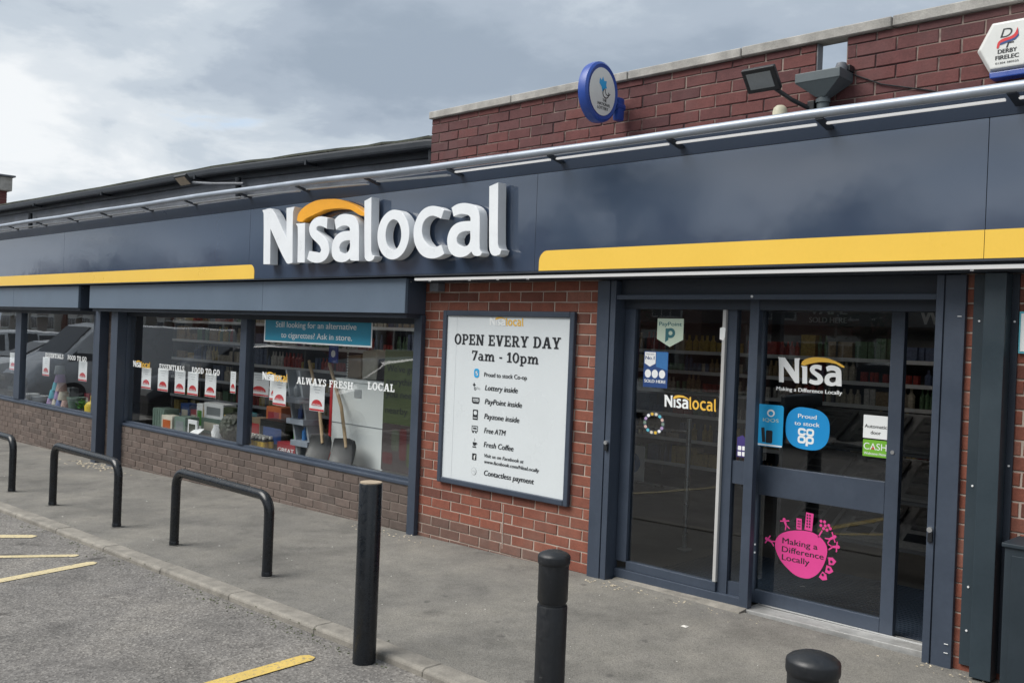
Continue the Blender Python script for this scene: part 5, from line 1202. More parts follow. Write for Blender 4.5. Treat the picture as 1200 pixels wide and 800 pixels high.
for i in range(2):
    for j in range(5): mb.flat([rrect(3.004 + i*0.016, 3.012 + i*0.016, 0.578 + j*0.017, 0.588 + j*0.017, 0.002)], yy - 0.0018)
    for j in range(3): mb.flat([rrect(2.948 + i*0.011, 2.954 + i*0.011, 0.570 + j*0.016, 0.579 + j*0.016, 0.002)], yy - 0.0018)
for cx, cz in ((3.168, 0.404), (3.153, 0.357), (3.118, 0.318)): mb.flat([disc(cx, cz, 0.008, n=8)], yy - 0.0018)
build(mb, 'rim_windows', 'black_print', st, fix=False)
# threshold
t_ = thing('threshold', 'worn metal door threshold and concrete strip along the entrance', 'threshold', (2.75, 0.1, 0.03))
zt = 0.048
build(MB().hexa([(2.70, 0.055, 0.0), (3.794, 0.055, 0.0), (3.794, 0.26, 0.0), (2.70, 0.26, 0.0), (2.70, 0.055, 0.052), (3.794, 0.055, 0.068), (3.794, 0.26, 0.060), (2.70, 0.26, 0.056)]), 'metal_plate', 'worn_metal', t_, bevel=0.003)
build(MB().hexa([(1.72, 0.0, 0.0), (2.72, -0.03, 0.0), (2.72, 0.07, 0.0), (1.72, 0.07, 0.0), (1.72, 0.03, 0.041), (2.72, -0.02, 0.050), (2.72, 0.07, 0.058), (1.72, 0.07, 0.047)]), 'concrete_strip', 'concrete', t_, bevel=0.004)
build(MB().box(2.72, 3.79, 0.195, 0.2, 0.06, 0.068), 'floor_track', 'steel', t_)

# ---- channel and cabinet right of the door
c = thing('cable_channel', 'tall dark steel channel fixed on brick right of the door', 'channel', (4.1, -0.05, 0.06))
build(MB().box(4.053, 4.153, -0.105, -0.010, 0.05, 2.045), 'channel', 'petrol_grey', c, bevel=0.004)
build(MB().box(3.974, 4.0525, -0.014, -0.003, 0.075, 2.045), 'flange', 'petrol_grey', c); build(MB().box(4.1535, 4.186, -0.014, -0.003, 0.075, 2.045), 'flange', 'anthracite_dark', c)
for z in (1.81, 0.98, 0.47, 0.25): build(MB().tube([(4.005, -0.014, z), (4.005, -0.018, z)], 0.0055, 8), 'screw', 'alu_white', c)
for z in (1.81, 1.10): build(MB().tube([(4.170, -0.014, z), (4.170, -0.018, z)], 0.0055, 8), 'screw', 'alu_white', c)
c = thing('meter_cabinet', 'dark metal cabinet against the brick at the right edge', 'cabinet', (4.5, -0.12, 0.05))
build(MB().box(4.236, 5.0, -0.25, -0.003, 0.05, 0.745), 'body', 'cabinet', c, bevel=0.006); build(MB().box(4.225, 5.01, -0.262, -0.003, 0.746, 0.765), 'lid', 'cabinet', c, bevel=0.004)
build(MB().box(4.27, 4.97, -0.256, -0.2505, 0.09, 0.71), 'door', 'cabinet', c, bevel=0.002)
c = thing('wall_notice', 'pale blue edged notice cut off at the right edge of the wall', 'sign', (4.5, -0.01, 1.66))
build(MB().box(4.192, 4.8, -0.02, -0.004, 1.655, 1.86), 'board', 'aqua', c); build(MB().box(4.20, 4.79, -0.0225, -0.0205, 1.665, 1.85), 'sheet', 'white_print', c)

# ================================================================== OPENING HOURS BOARD
p = thing('poster_frame', 'framed white opening hours board on the red brick panel', 'notice board', (0.65, -0.02, 0.47))
X0, X1, ZB, ZT = -0.022, 1.349, 0.470, 1.831
fw = 0.043
def rail(ax0, ax1, az0, az1): 
    build(MB().box(ax0, ax1, -0.038, -0.002, az0, az1), 'frame_rail', 'anthracite', p, bevel=0.010, seg=3)
rail(X0, X0 + fw, ZB, ZT); rail(X1 - fw, X1, ZB, ZT); rail(X0 + fw + 0.0005, X1 - fw - 0.0005, ZT - fw, ZT); rail(X0 + fw + 0.0005, X1 - fw - 0.0005, ZB, ZB + fw)
build(MB().box(X0 + 0.02, X1 - 0.02, -0.020, -0.002, ZB + 0.02, ZT - 0.02), 'board', 'poster_white', p)
build(MB().box(X0 + fw + 0.001, X0 + fw + 0.11, -0.0212, -0.0205, ZB + fw, ZT - fw), 'sheet_edge', 'poster_white', p)
ty = -0.0222
wordmark(p, 0.492, 0.850, 1.722, 0.060, ty, 'white_print', 'yellow_print')
vinyl(p, 'OPEN EVERY DAY', 0.110, 1.219, 1.566, 0.082, ty, 'black_print'); vinyl(p, '7am - 10pm', 0.315, 1.012, 1.449, 0.075, ty, 'black_print')
for s_, x0, x1, z, hh, sh in (('Proud to stock Co-op', 0.460, 0.905, 1.331, 0.034, 0.0), ('Lottery inside', 0.474, 0.818, 1.228, 0.042, 0.2), ('PayPoint inside', 0.478, 0.866, 1.124, 0.042, 0.2), ('Payzone inside', 0.478, 0.846, 1.012, 0.042, 0.2), ('Free ATM', 0.483, 0.712, 0.904, 0.042, 0.2), ('Fresh Coffee', 0.485, 0.798, 0.798, 0.042, 0.2), ('Visit us on Facebook at', 0.494, 0.905, 0.722, 0.027, 0.2), ('www.facebook.com/NisaLocally', 0.497, 1.062, 0.676, 0.027, 0.2), ('Contactless payment', 0.500, 1.015, 0.584, 0.042, 0.2)):
    vinyl(p, s_, x0, x1, z, hh, ty, 'black_print', fn=text, bold=0.016, shear=sh)
def icon(*loops, mat='black_print'): build(MB().flat(list(loops), ty), 'icon', mat, p, fix=False)
icon(rrect(0.347, 0.402, 1.318, 1.386, 0.02), list(reversed(rrect(0.359, 0.390, 1.333, 1.371, 0.01))), mat='cyan_vinyl')
icon(rrect(0.363, 0.373, 1.337, 1.350, 0.004), mat='cyan_vinyl'); icon(rrect(0.377, 0.386, 1.354, 1.367, 0.004), mat='cyan_vinyl')
icon([(0.335, 1.262), (0.348, 1.268), (0.352, 1.282), (0.358, 1.268), (0.372, 1.262), (0.358, 1.255), (0.352, 1.242), (0.346, 1.255)])
icon(disc(0.365, 1.232, 0.012, 0.012, 14), list(reversed(disc(0.365, 1.232, 0.007, 0.007, 14)))); vinyl(p, 'The', 0.378, 0.42, 1.228, 0.02, ty, 'grey_print', fn=text, shear=0.3)
icon([(0.335, 1.165), (0.335, 1.128), (0.350, 1.118), (0.408, 1.118), (0.418, 1.135), (0.418, 1.165)]); 
build(MB().flat([rrect(0.345, 0.408, 1.133, 1.155, 0.005)], ty - 0.0004), 'icon', 'poster_white', p, fix=False); vinyl(p, 'EPAY', 0.348, 0.405, 1.136, 0.015, ty - 0.0008, 'black_print', fn=text, bold=0.02)
icon(rrect(0.351, 0.406, 0.995, 1.072, 0.004)); build(MB().flat([rrect(0.361, 0.397, 1.032, 1.062, 0.012)], ty - 0.0004).flat([rrect(0.358, 0.400, 1.006, 1.012, 0.002)], ty - 0.0004), 'icon', 'poster_white', p, fix=False)
icon(rrect(0.345, 0.412, 0.905, 0.948, 0.003), list(reversed(rrect(0.350, 0.407, 0.910, 0.943, 0.002)))); icon(rrect(0.360, 0.398, 0.922, 0.934, 0.003)); icon(rrect(0.352, 0.37, 0.893, 0.903, 0.002)); icon(rrect(0.385, 0.40, 0.893, 0.903, 0.002))
icon([(0.362, 0.822), (0.400, 0.822), (0.398, 0.806), (0.391, 0.796), (0.371, 0.796), (0.364, 0.806)]); icon(rrect(0.36, 0.402, 0.782, 0.790, 0.002)); icon(disc(0.404, 0.813, 0.009, 0.008, 12), list(reversed(disc(0.404, 0.813, 0.005, 0.004, 12)))); icon([(0.375, 0.83), (0.382, 0.845), (0.376, 0.856), (0.386, 0.846), (0.380, 0.832)])
icon(rrect(0.362, 0.408, 0.686, 0.736, 0.002)); vinyl(p, 'f', 0.380, 0.400, 0.690, 0.036, ty - 0.0005, fn=text, bold=0.02)
icon(disc(0.386, 0.600, 0.028, 0.028, 20), mat='grey_print'); build(MB().flat([disc(0.386, 0.600, 0.025, 0.025, 20)], ty - 0.0004), 'icon', 'poster_white', p, fix=False); vinyl(p, '+))', 0.372, 0.402, 0.592, 0.018, ty - 0.0008, 'grey_print', fn=text)

# ================================================================== STREET FURNITURE
def hoop(x0, x1, y, label):
    t_ = thing('hoop_barrier', label, 'hoop barrier', ((x0+x1)/2, y, gz((x0+x1)/2, y)), 'black tubular hoop barriers along the kerb')
    r_, R, zt_ = 0.034, 0.11, 0.485
    z0, z1 = gz(x0, y), gz(x1, y); zt0 = z0 + 0.595 - 0.034; zt1 = z1 + 0.565 - 0.034
    path = [(x0, y, z0 - 0.03), (x0, y, z0 + 0.1), (x0, y, zt0 - R)]
    for a in range(15, 91, 15): path.append((x0 + R - R*math.cos(math.radians(a)), y, zt0 - R + R*math.sin(math.radians(a))))
    for a in range(0, 91, 15): path.append((x1 - R + R*math.sin(math.radians(a)), y, zt1 - R + R*math.cos(math.radians(a))))
    path += [(x1, y, z1 + 0.1), (x1, y, z1 - 0.03)]
    build(MB().tube(path, r_, 20), 'tube', 'black_paint', t_, smooth=True)
    for x, z in ((x0, z0), (x1, z1)):
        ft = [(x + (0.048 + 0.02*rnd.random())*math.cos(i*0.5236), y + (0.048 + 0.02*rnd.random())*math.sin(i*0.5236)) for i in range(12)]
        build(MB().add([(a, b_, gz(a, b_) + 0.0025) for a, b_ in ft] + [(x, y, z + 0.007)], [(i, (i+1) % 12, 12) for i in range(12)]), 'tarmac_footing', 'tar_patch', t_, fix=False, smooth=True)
        build(MB().lathe(x, y, [(0.036, z + 0.004), (0.0362, z + 0.03), (0.0345, z + 0.034)], 20), 'foot_collar', 'black_paint', t_, smooth=True)
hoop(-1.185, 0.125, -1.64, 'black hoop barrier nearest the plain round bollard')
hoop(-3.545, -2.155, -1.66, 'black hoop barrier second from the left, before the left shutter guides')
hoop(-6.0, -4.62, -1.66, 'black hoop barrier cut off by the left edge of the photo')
b = thing('bollard', 'plain black steel bollard with a bare timber top at the kerb', 'bollard', (1.862, -2.15, 0.0))
g0 = gz(1.86, -2.15)
build(MB().lathe(1.862, -2.15, [(0.058, g0 - 0.05), (0.058, g0 + 0.862), (0.056, g0 + 0.866)], 32), 'post', 'black_paint', b, smooth=True)
build(MB().lathe(1.862, -2.15, [(0.0545, g0 + 0.85), (0.0545, g0 + 0.872)], 32), 'timber_top', 'timber_top', b)
def bollard(x, y, h_, label):
    g0 = gz(x, y); t_ = thing('bollard', label, 'bollard', (x, y, g0), 'black plastic bollards with domed caps'); r_ = 0.0555
    build(MB().lathe(x, y, [(r_, g0 - 0.05), (r_, g0 + h_ - 0.205), (r_*0.96, g0 + h_ - 0.198)], 40), 'post', 'black_plastic', t_, smooth=True)
    build(MB().lathe(x, y, [(r_*0.90, g0 + h_ - 0.2), (r_*0.90, g0 + h_ - 0.185)], 40), 'groove', 'black_plastic', t_, smooth=True)
    build(MB().lathe(x, y, [(r_*0.96, g0 + h_ - 0.186), (r_, g0 + h_ - 0.18), (r_, g0 + h_ - 0.052), (r_*1.06, g0 + h_ - 0.048), (r_*1.075, g0 + h_ - 0.042), (r_*1.075, g0 + h_ - 0.024), (r_*1.05, g0 + h_ - 0.019), (r_*0.9, g0 + h_ - 0.012), (r_*0.6, g0 + h_ - 0.005), (r_*0.3, g0 + h_ - 0.001), (0.002, g0 + h_)], 40), 'cap', 'black_plastic', t_, smooth=True)
bollard(3.39, -2.49, 0.86, 'black domed bollard standing in front of the red brick panel')
bollard(4.69, -3.09, 0.957, 'black domed bollard at the bottom edge in front of the door')

# ================================================================== FIXTURES ON THE PARAPET
# projecting oval sign
L = thing('projecting_sign', 'blue rimmed white oval sign projecting from the parapet', 'sign', (1.70, -0.2, 3.25))
cy, cz, ry, rz = -0.285, 3.252, 0.170, 0.198
mb = MB(); prof = [(1.655, 0.82), (1.645, 0.90), (1.655, 0.98), (1.685, 1.0), (1.715, 0.98), (1.728, 0.90), (1.720, 0.80)]; n = 48
vs_ = [(x, cy + ry*k*math.cos(2*math.pi*i/n), cz + rz*k*math.sin(2*math.pi*i/n)) for x, k in prof for i in range(n)]
fs = [(j*n+i, j*n+(i+1)%n, (j+1)*n+(i+1)%n, (j+1)*n+i) for j in range(len(prof)-1) for i in range(n)] + [tuple(reversed(range(n))), tuple(range((len(prof)-1)*n, len(prof)*n))]
build(mb.add(vs_, fs), 'rim', 'blue_plastic', L, smooth=True)
def yz_flat(mb_, loops, x):
    t2 = MB().flat(loops, 0); return mb_.add([(x, a, c_) for a, _, c_ in t2.v], t2.f)
face = build(yz_flat(MB(), [disc(cy, cz, ry*0.78, rz*0.78, 40)], 1.7225), 'face', 'white_plastic', L)
build(yz_flat(MB(), [disc(cy, cz, ry*0.78, rz*0.78, 40)], 1.6525), 'face', 'white_plastic', L)
hand = [(-0.03, 0.085), (-0.012, 0.072), (0.0, 0.098), (0.014, 0.072), (0.040, 0.075), (0.035, 0.05), (0.045, 0.03), (0.02, 0.022), (0.0, 0.0), (-0.012, 0.03), (-0.035, 0.05)]
build(yz_flat(MB(), [[(cy + a, cz + b_) for a, b_ in hand]], 1.7235), 'blue_mark', 'cyan_vinyl', L, fix=False)
def arcline(cy_, cz_, r_, a0, a1, t_, n_=14):
    o_ = [(cy_ + r_*math.cos(math.radians(a0+(a1-a0)*i/n_)), cz_ + r_*math.sin(math.radians(a0+(a1-a0)*i/n_))) for i in range(n_+1)]
    q_ = [(cy_ + (r_-t_)*math.cos(math.radians(a0+(a1-a0)*i/n_)), cz_ + (r_-t_)*math.sin(math.radians(a0+(a1-a0)*i/n_))) for i in range(n_+1)]
    return o_ + list(reversed(q_))
mb = yz_flat(MB(), [arcline(cy + 0.035, cz - 0.005, 0.034, 120, 380, 0.007)], 1.7235); yz_flat(mb, [arcline(cy + 0.055, cz + 0.012, 0.03, 160, 330, 0.006)], 1.7238)
build(mb, 'hand_outline', 'black_print', L, fix=False)
def yz_text(parent, s_, a0, a1, z, h_, x, mat):
    t2 = MB(); text(t2, s_, a0, a1, z, h_, 0, bold=0.02); build(MB().add([(x, a, c_) for a, _, c_ in t2.v], t2.f), 'lettering', mat, parent, fix=False)
yz_text(L, 'THE', cy + 0.005, cy + 0.045, cz - 0.062, 0.020, 1.7235, 'black_print'); yz_text(L, 'NATIONAL', cy - 0.045, cy + 0.085, cz - 0.088, 0.020, 1.7235, 'black_print'); yz_text(L, 'LOTTERY', cy - 0.045, cy + 0.065, cz - 0.115, 0.020, 1.7235, 'black_print')
build(MB().tube([(1.69, -0.12, 3.20), (1.69, -0.03, 3.20)], 0.03, 12), 'arm', 'blue_plastic', L); build(MB().box(1.665, 1.715, -0.105, -0.03, 3.105, 3.262), 'bracket', 'blue_plastic', L, bevel=0.02, smooth=True)
# floodlight on arm
F = thing('floodlight', 'black LED floodlight on an arm above the fascia beside the hopper', 'floodlight', (3.1, -0.1, 2.95))
def plate(c_, ux, uz, w_, h_, dep):
    """box centred at c_, local x axis ux, z axis uz"""
    ux, uz = Vector(ux).normalized(), Vector(uz).normalized(); uy = uz.cross(ux).normalized(); c_ = Vector(c_)
    P = lambda a, b_, d_: tuple(c_ + ux*a*w_/2 + uz*b_*h_/2 + uy*d_*dep/2)
    return [P(-1,-1,-1), P(1,-1,-1), P(1,-1,1), P(-1,-1,1), P(-1,1,-1), P(1,1,-1), P(1,1,1), P(-1,1,1)]
fc = Vector((2.885, -0.30, 3.143)); ux = (1, 0.0, 0.0); uz = (0, -0.62, 0.72)
build(MB().hexa(plate(fc, ux, uz, 0.205, 0.145, 0.03)), 'housing', 'black_plastic', F, bevel=0.008)
uy_ = Vector(uz).normalized().cross(Vector(ux).normalized()).normalized()
build(MB().hexa(plate(fc - uy_*0.016, ux, uz, 0.15, 0.095, 0.004)), 'lens', 'lens_grey', F)
build(MB().hexa(plate(fc + uy_*0.018, ux, uz, 0.12, 0.08, 0.02)), 'lens_back', 'black_plastic', F)
build(MB().tube([tuple(fc + Vector((0.05, 0.03, -0.04))), (3.02, -0.2, 3.03), (3.09, -0.1, 2.985)], 0.012, 8), 'arm', 'black_plastic', F)
build(MB().box(3.075, 3.115, -0.12, -0.002, 2.94, 3.03), 'mount', 'black_plastic', F, bevel=0.004)
D = thing('sensor_dome', 'small cream dome sensor peeking over the light rail', 'sensor', (2.93, -0.12, 2.94))
build(MB().lathe(2.925, -0.15, [(0.042, 2.95), (0.042, 2.985), (0.036, 3.005), (0.022, 3.018), (0.002, 3.023)], 18), 'dome', 'cream_plastic', D, smooth=True); build(MB().box(2.90, 2.95, -0.15, -0.002, 2.945, 2.97), 'stem', 'cream_plastic', D)
# rainwater hopper below the opening in the parapet
Hh = thing('rain_hopper', 'grey rainwater hopper under the square opening in the parapet', 'hopper', (3.15, -0.08, 2.9))
y0 = -0.17
build(MB().hexa([(3.02, y0, 3.125), (3.285, y0, 3.125), (3.285, -0.004, 3.125), (3.02, -0.004, 3.125), (3.02, y0, 3.178), (3.285, y0, 3.178), (3.285, -0.004, 3.178), (3.02, -0.004, 3.178)]), 'rim_box', 'hopper_grey', Hh, bevel=0.004)
build(MB().hexa([(3.125, -0.12, 3.045), (3.18, -0.12, 3.045), (3.18, -0.05, 3.045), (3.125, -0.05, 3.045), (3.022, y0 + 0.002, 3.124), (3.283, y0 + 0.002, 3.124), (3.283, -0.005, 3.124), (3.022, -0.005, 3.124)]), 'funnel', 'hopper_grey', Hh)
build(MB().tube([(3.152, -0.085, 3.05), (3.152, -0.085, 2.88)], 0.034, 14), 'downpipe', 'hopper_grey', Hh, smooth=True); build(MB().tube([(3.152, -0.085, 3.035), (3.152, -0.085, 3.015)], 0.041, 14), 'collar', 'hopper_grey', Hh, smooth=True)
cm = thing('cctv_camera', 'small grey camera perched on the hopper beside the opening', 'security camera', (3.25, -0.05, 3.18))
build(MB().lathe(3.245, -0.07, [(0.03, 3.179), (0.034, 3.20), (0.026, 3.225), (0.003, 3.233)], 16), 'head', 'lead_grey', cm, smooth=True); build(MB().box(3.262, 3.29, -0.06, -0.002, 3.18, 3.215), 'mount', 'black_plastic', cm, bevel=0.004)
build(MB().tube([(3.285, -0.01, 3.17), (3.45, -0.008, 3.09), (3.7, -0.008, 3.02), (3.9, -0.008, 2.95)], 0.004, 6), 'cable', 'black_plastic', cm)
# alarm box
A = thing('alarm_box', 'white hexagonal alarm box on the parapet at the right edge', 'alarm box', (4.1, -0.05, 3.03))
hexa_ = [(3.955, 3.162), (4.018, 3.045), (4.195, 3.045), (4.262, 3.162), (4.195, 3.292), (4.022, 3.292)]
back = [(4.108 + (a - 4.108)*1.05, 3.165 + (b_ - 3.165)*1.05) for a, b_ in hexa_]
n = 6; front = [(4.108 + (a - 4.108)*0.86, 3.172 + (b_ - 3.172)*0.90) for a, b_ in hexa_]
mb = MB().add([(a, -0.002, b_) for a, b_ in back] + [(a, -0.055, b_) for a, b_ in hexa_] + [(a, -0.082, b_) for a, b_ in front],
              [(i, (i+1)%6, 6+(i+1)%6, 6+i) for i in range(6)] + [(6+i, 6+(i+1)%6, 12+(i+1)%6, 12+i) for i in range(6)] + [(12, 13, 14, 15, 16, 17), (5, 4, 3, 2, 1, 0)])
build(mb, 'cover', 'white_plastic', A, bevel=0.006)
build(MB().hexa([(4.025, -0.075, 3.012), (4.19, -0.075, 3.012), (4.19, -0.004, 3.012), (4.025, -0.004, 3.012), (4.02, -0.072, 3.044), (4.195, -0.072, 3.044), (4.195, -0.004, 3.044), (4.02, -0.004, 3.044)]), 'blue_lens', 'blue_plastic', A, bevel=0.006)
ay = -0.0835
vinyl(A, 'DERBY', 4.062, 4.148, 3.128, 0.021, ay, 'black_print', fn=text, bold=0.025); vinyl(A, 'FIRELEC', 4.052, 4.158, 3.098, 0.021, ay, 'black_print', fn=text, bold=0.025); vinyl(A, '01304 380525', 4.052, 4.158, 3.076, 0.010, ay, 'black_print', fn=text, bold=0.01)
vinyl(A, 'D', 4.070, 4.125, 3.205, 0.046, ay, 'black_print', fn=text, shear=0.25); vinyl(A, 'F', 4.098, 4.140, 3.152, 0.046, ay, 'black_print', fn=text, shear=0.25)
wave = [(4.055, 3.155), (4.060, 3.183), (4.080, 3.198), (4.115, 3.204), (4.135, 3.215), (4.148, 3.245), (4.152, 3.212), (4.135, 3.195), (4.10, 3.187), (4.072, 3.180), (4.064, 3.155)]
build(MB().flat([smooth_loop(wave, 3)], ay - 0.0006), 'red_wave', 'red_print', A, fix=False)
build(MB().flat([smooth_loop([(a + 0.003, b_ - 0.010) for a, b_ in wave[1:-1]], 3)], ay - 0.0003), 'dark_wave', 'navy_vinyl', A, fix=False)
# small floodlight on the left roof edge
F = thing('floodlight', 'small floodlight on an arm at the left roof edge', 'floodlight', (-4.2, -0.1, 3.1))
fc = Vector((-4.29, -0.12, 3.222)); ux = (1, 0.0, 0); uz = (0, -0.65, 0.6)
build(MB().hexa(plate(fc, ux, uz, 0.27, 0.14, 0.035)), 'housing', 'black_plastic', F, bevel=0.006)
uy_ = Vector(uz).normalized().cross(Vector(ux).normalized()).normalized()
build(MB().hexa(plate(fc - uy_*0.0185, ux, uz, 0.22, 0.10, 0.004)), 'lens', 'timber_top', F)
build(MB().tube([tuple(fc + Vector((0.10, 0.03, -0.03))), (-3.85, -0.02, 3.16), (-3.4, 0.10, 3.14)], 0.016, 8), 'arm', 'lead_grey', F)

# ================================================================== LITTER AND GRIT
def grit(name, spots, label, mat='debris'):
    mb = MB()
    for cx, cy_, n_, sx, sy, smin, smax in spots:
        for i in range(n_):
            x = rnd.gauss(cx, sx); y = min(rnd.gauss(cy_, sy), -0.045 if cx < 1.7 else 0.02); s_ = rnd.uniform(smin, smax); a = rnd.uniform(0, 6.28)
            z = gz(x, y) + 0.001; on = -2.075 < y
            if y < -2.08: z -= 0.028
            ca, sa = math.cos(a)*s_, math.sin(a)*s_; k = rnd.uniform(0.35, 0.9); hgt = s_*rnd.uniform(0.15, 0.5)
            mb.add([(x+ca, y+sa, z), (x-sa*k, y+ca*k, z), (x-ca*0.8, y-sa*0.8, z), (x+sa*k, y-ca*k, z), (x+ca*0.1, y+sa*0.1, z+hgt)], [(0,1,4), (1,2,4), (2,3,4), (3,0,4)])
    o = build(mb, name, mat, fix=False); return tag(o, label, 'litter', kind='stuff')
grit('leaf_litter', [(1.78, -0.10, 26, 0.12, 0.05, 0.006, 0.018), (2.1, -0.10, 26, 0.22, 0.05, 0.004, 0.014), (2.6, -0.12, 20, 0.3, 0.06, 0.003, 0.009), (-6.15, -0.25, 70, 0.4, 0.08, 0.01, 0.032), (-0.5, -0.16, 40, 0.25, 0.05, 0.006, 0.016), (3.85, -0.10, 18, 0.15, 0.04, 0.004, 0.014), (4.15, -0.14, 18, 0.06, 0.03, 0.005, 0.013)], 'dry leaf litter and crumbs gathered at the foot of the frontage')
grit('loose_grit', [(0.5, -2.12, 120, 0.5, 0.03, 0.003, 0.010), (-2.0, -2.13, 150, 1.6, 0.04, 0.003, 0.012), (1.5, -2.13, 80, 0.4, 0.03, 0.003, 0.009), (-1.0, -1.92, 60, 1.8, 0.03, 0.003, 0.008)], 'loose grit and dead moss along the kerb edge', 'moss')
grit('pale_scraps', [(0.0, -1.1, 22, 2.0, 0.5, 0.003, 0.008), (2.2, -0.9, 24, 0.8, 0.5, 0.003, 0.007), (-3.5, -1.2, 18, 2.0, 0.35, 0.004, 0.013), (0.3, -2.6, 40, 1.0, 0.3, 0.002, 0.007), (2.6, -0.5, 1, 0.02, 0.02, 0.028, 0.03)], 'tiny pale scraps scattered over pavement and tarmac', 'render_white')

# ================================================================== ACROSS THE STREET (behind the camera, seen in the glass)
def far_z(x, y): return gz(x, y) - 0.028
lawn = gridsheet([-160 + 10*i for i in range(24)], [-75, -33.5], 0.03)
struct(build(lawn, 'front_gardens', 'lawn', fix=False))
pv = gridsheet([-160 + 10*i for i in range(24)], [-31.5, -29.5], 0.06)
struct(build(pv, 'far_pavement', 'path_asphalt', fix=False))
def house(cx, label, mat, trim, bays=True):
    y0 = -37.0; z = far_z(cx, y0); w_ = 8.4; t_ = thing('house', label, 'house', (cx, y0 - 4, z), 'houses across the street')
    xa, xb = cx - w_/2, cx + w_/2
    build(MB().box(xa, xb, y0 - 8, y0, z - 0.3, z + 5.4), 'wall', mat, t_)
    rf = build(MB().add([(xa-0.4, y0+0.5, z+5.2), (xb+0.4, y0+0.5, z+5.2), (xb+0.4, y0-4, z+8.2), (xa-0.4, y0-4, z+8.2), (xa-0.4, y0-8.5, z+5.2), (xb+0.4, y0-8.5, z+5.2), (xa-0.4, y0+0.5, z+5.05), (xb+0.4, y0+0.5, z+5.05), (xa-0.4, y0-8.5, z+5.05), (xb+0.4, y0-8.5, z+5.05)],
          [(0,1,2,3), (3,2,5,4), (6,7,1,0), (4,5,9,8), (8,9,7,6), (0,3,4,8,6), (1,7,9,5,2)]), 'roof', 'roof_tile', t_)
    build(MB().box(cx - 0.6, cx + 0.6, y0 - 4.5, y0 - 3.5, z + 7.6, z + 9.4), 'chimney', 'house_brick', rf)
    for sx in (-2.1, 2.1):
        for k, (zz, ww, hh) in enumerate(((0.9, 2.2, 1.5), (3.5, 2.0, 1.3))):
            px = cx + sx; yb = y0
            if k == 0 and bays:
                build(MB().box(px - ww/2 - 0.15, px + ww/2 + 0.15, y0 + 0.001, y0 + 0.6, z - 0.2, z + 2.75), 'bay', trim, t_); yb = y0 + 0.6
            wn_ = build(MB().box(px - ww/2, px + ww/2, yb + 0.001, yb + 0.06, z + zz, z + zz + hh), 'window', 'frame_white', t_)
            for q in range(3):
                xa_ = px - ww/2 + 0.08 + q*(ww - 0.08)/3; build(MB().box(xa_, xa_ + (ww - 0.08)/3 - 0.08, yb + 0.061, yb + 0.07, z + zz + 0.08, z + zz + hh - 0.08), 'glazing', 'car_glass', wn_)
    dr = build(MB().box(cx - 0.5, cx + 0.5, y0 + 0.001, y0 + 0.06, z, z + 2.1), 'door', 'crimson', t_); build(MB().box(cx + 0.36, cx + 0.42, y0 + 0.061, y0 + 0.09, z + 1.0, z + 1.05), 'handle', 'steel', dr)
    build(MB().box(cx - 0.8, cx + 0.8, y0 + 0.001, y0 + 0.7, z + 2.35, z + 2.45), 'porch', 'frame_white', t_)
for i, (cx, mt, lb) in enumerate(((-47, 'house_brick', 'red brick house opposite, farthest left of the row'), (-36.5, 'render_white', 'pale rendered house opposite, second from the far end'), (-26, 'house_brick', 'red brick house opposite with white bays, third along'), (-15.5, 'house_brick', 'red brick house opposite with white bays, fourth along'), (-5, 'render_white', 'pale rendered house opposite, reflected in the side screen'), (5.5, 'house_brick', 'red brick house opposite the shop door'), (16, 'render_white', 'pale rendered house opposite at the right end'))):
    house(cx, lb, mt, 'render_white')
ordn = ['first', 'second', 'third', 'fourth', 'fifth', 'sixth', 'seventh']
for i in range(7):
    house(-58 - 10.5*i, f'house farther up the street, {ordn[i]} beyond the far left red brick one', 'house_brick' if i % 3 else 'render_white', 'render_white')
for i, (x0, x1) in enumerate(((-52, -31), (-30, -11), (-10, 10), (11, 22))):
    t_ = thing('garden_wall', ['low garden wall opposite, far left', 'low garden wall opposite, before the middle houses', 'low garden wall opposite the shop door', 'low garden wall opposite at the right end'][i], 'wall', ((x0+x1)/2, -33, far_z(x0, -33)), 'garden walls across the street')
    z = far_z((x0+x1)/2, -33); build(MB().box(x0, x1, -33.2, -33.0, z - 0.3, z + 0.9), 'wall', 'house_brick', t_); build(MB().box(x0 - 0.03, x1 + 0.03, -33.24, -32.96, z + 0.9, z + 0.97), 'coping', 'coping', t_)
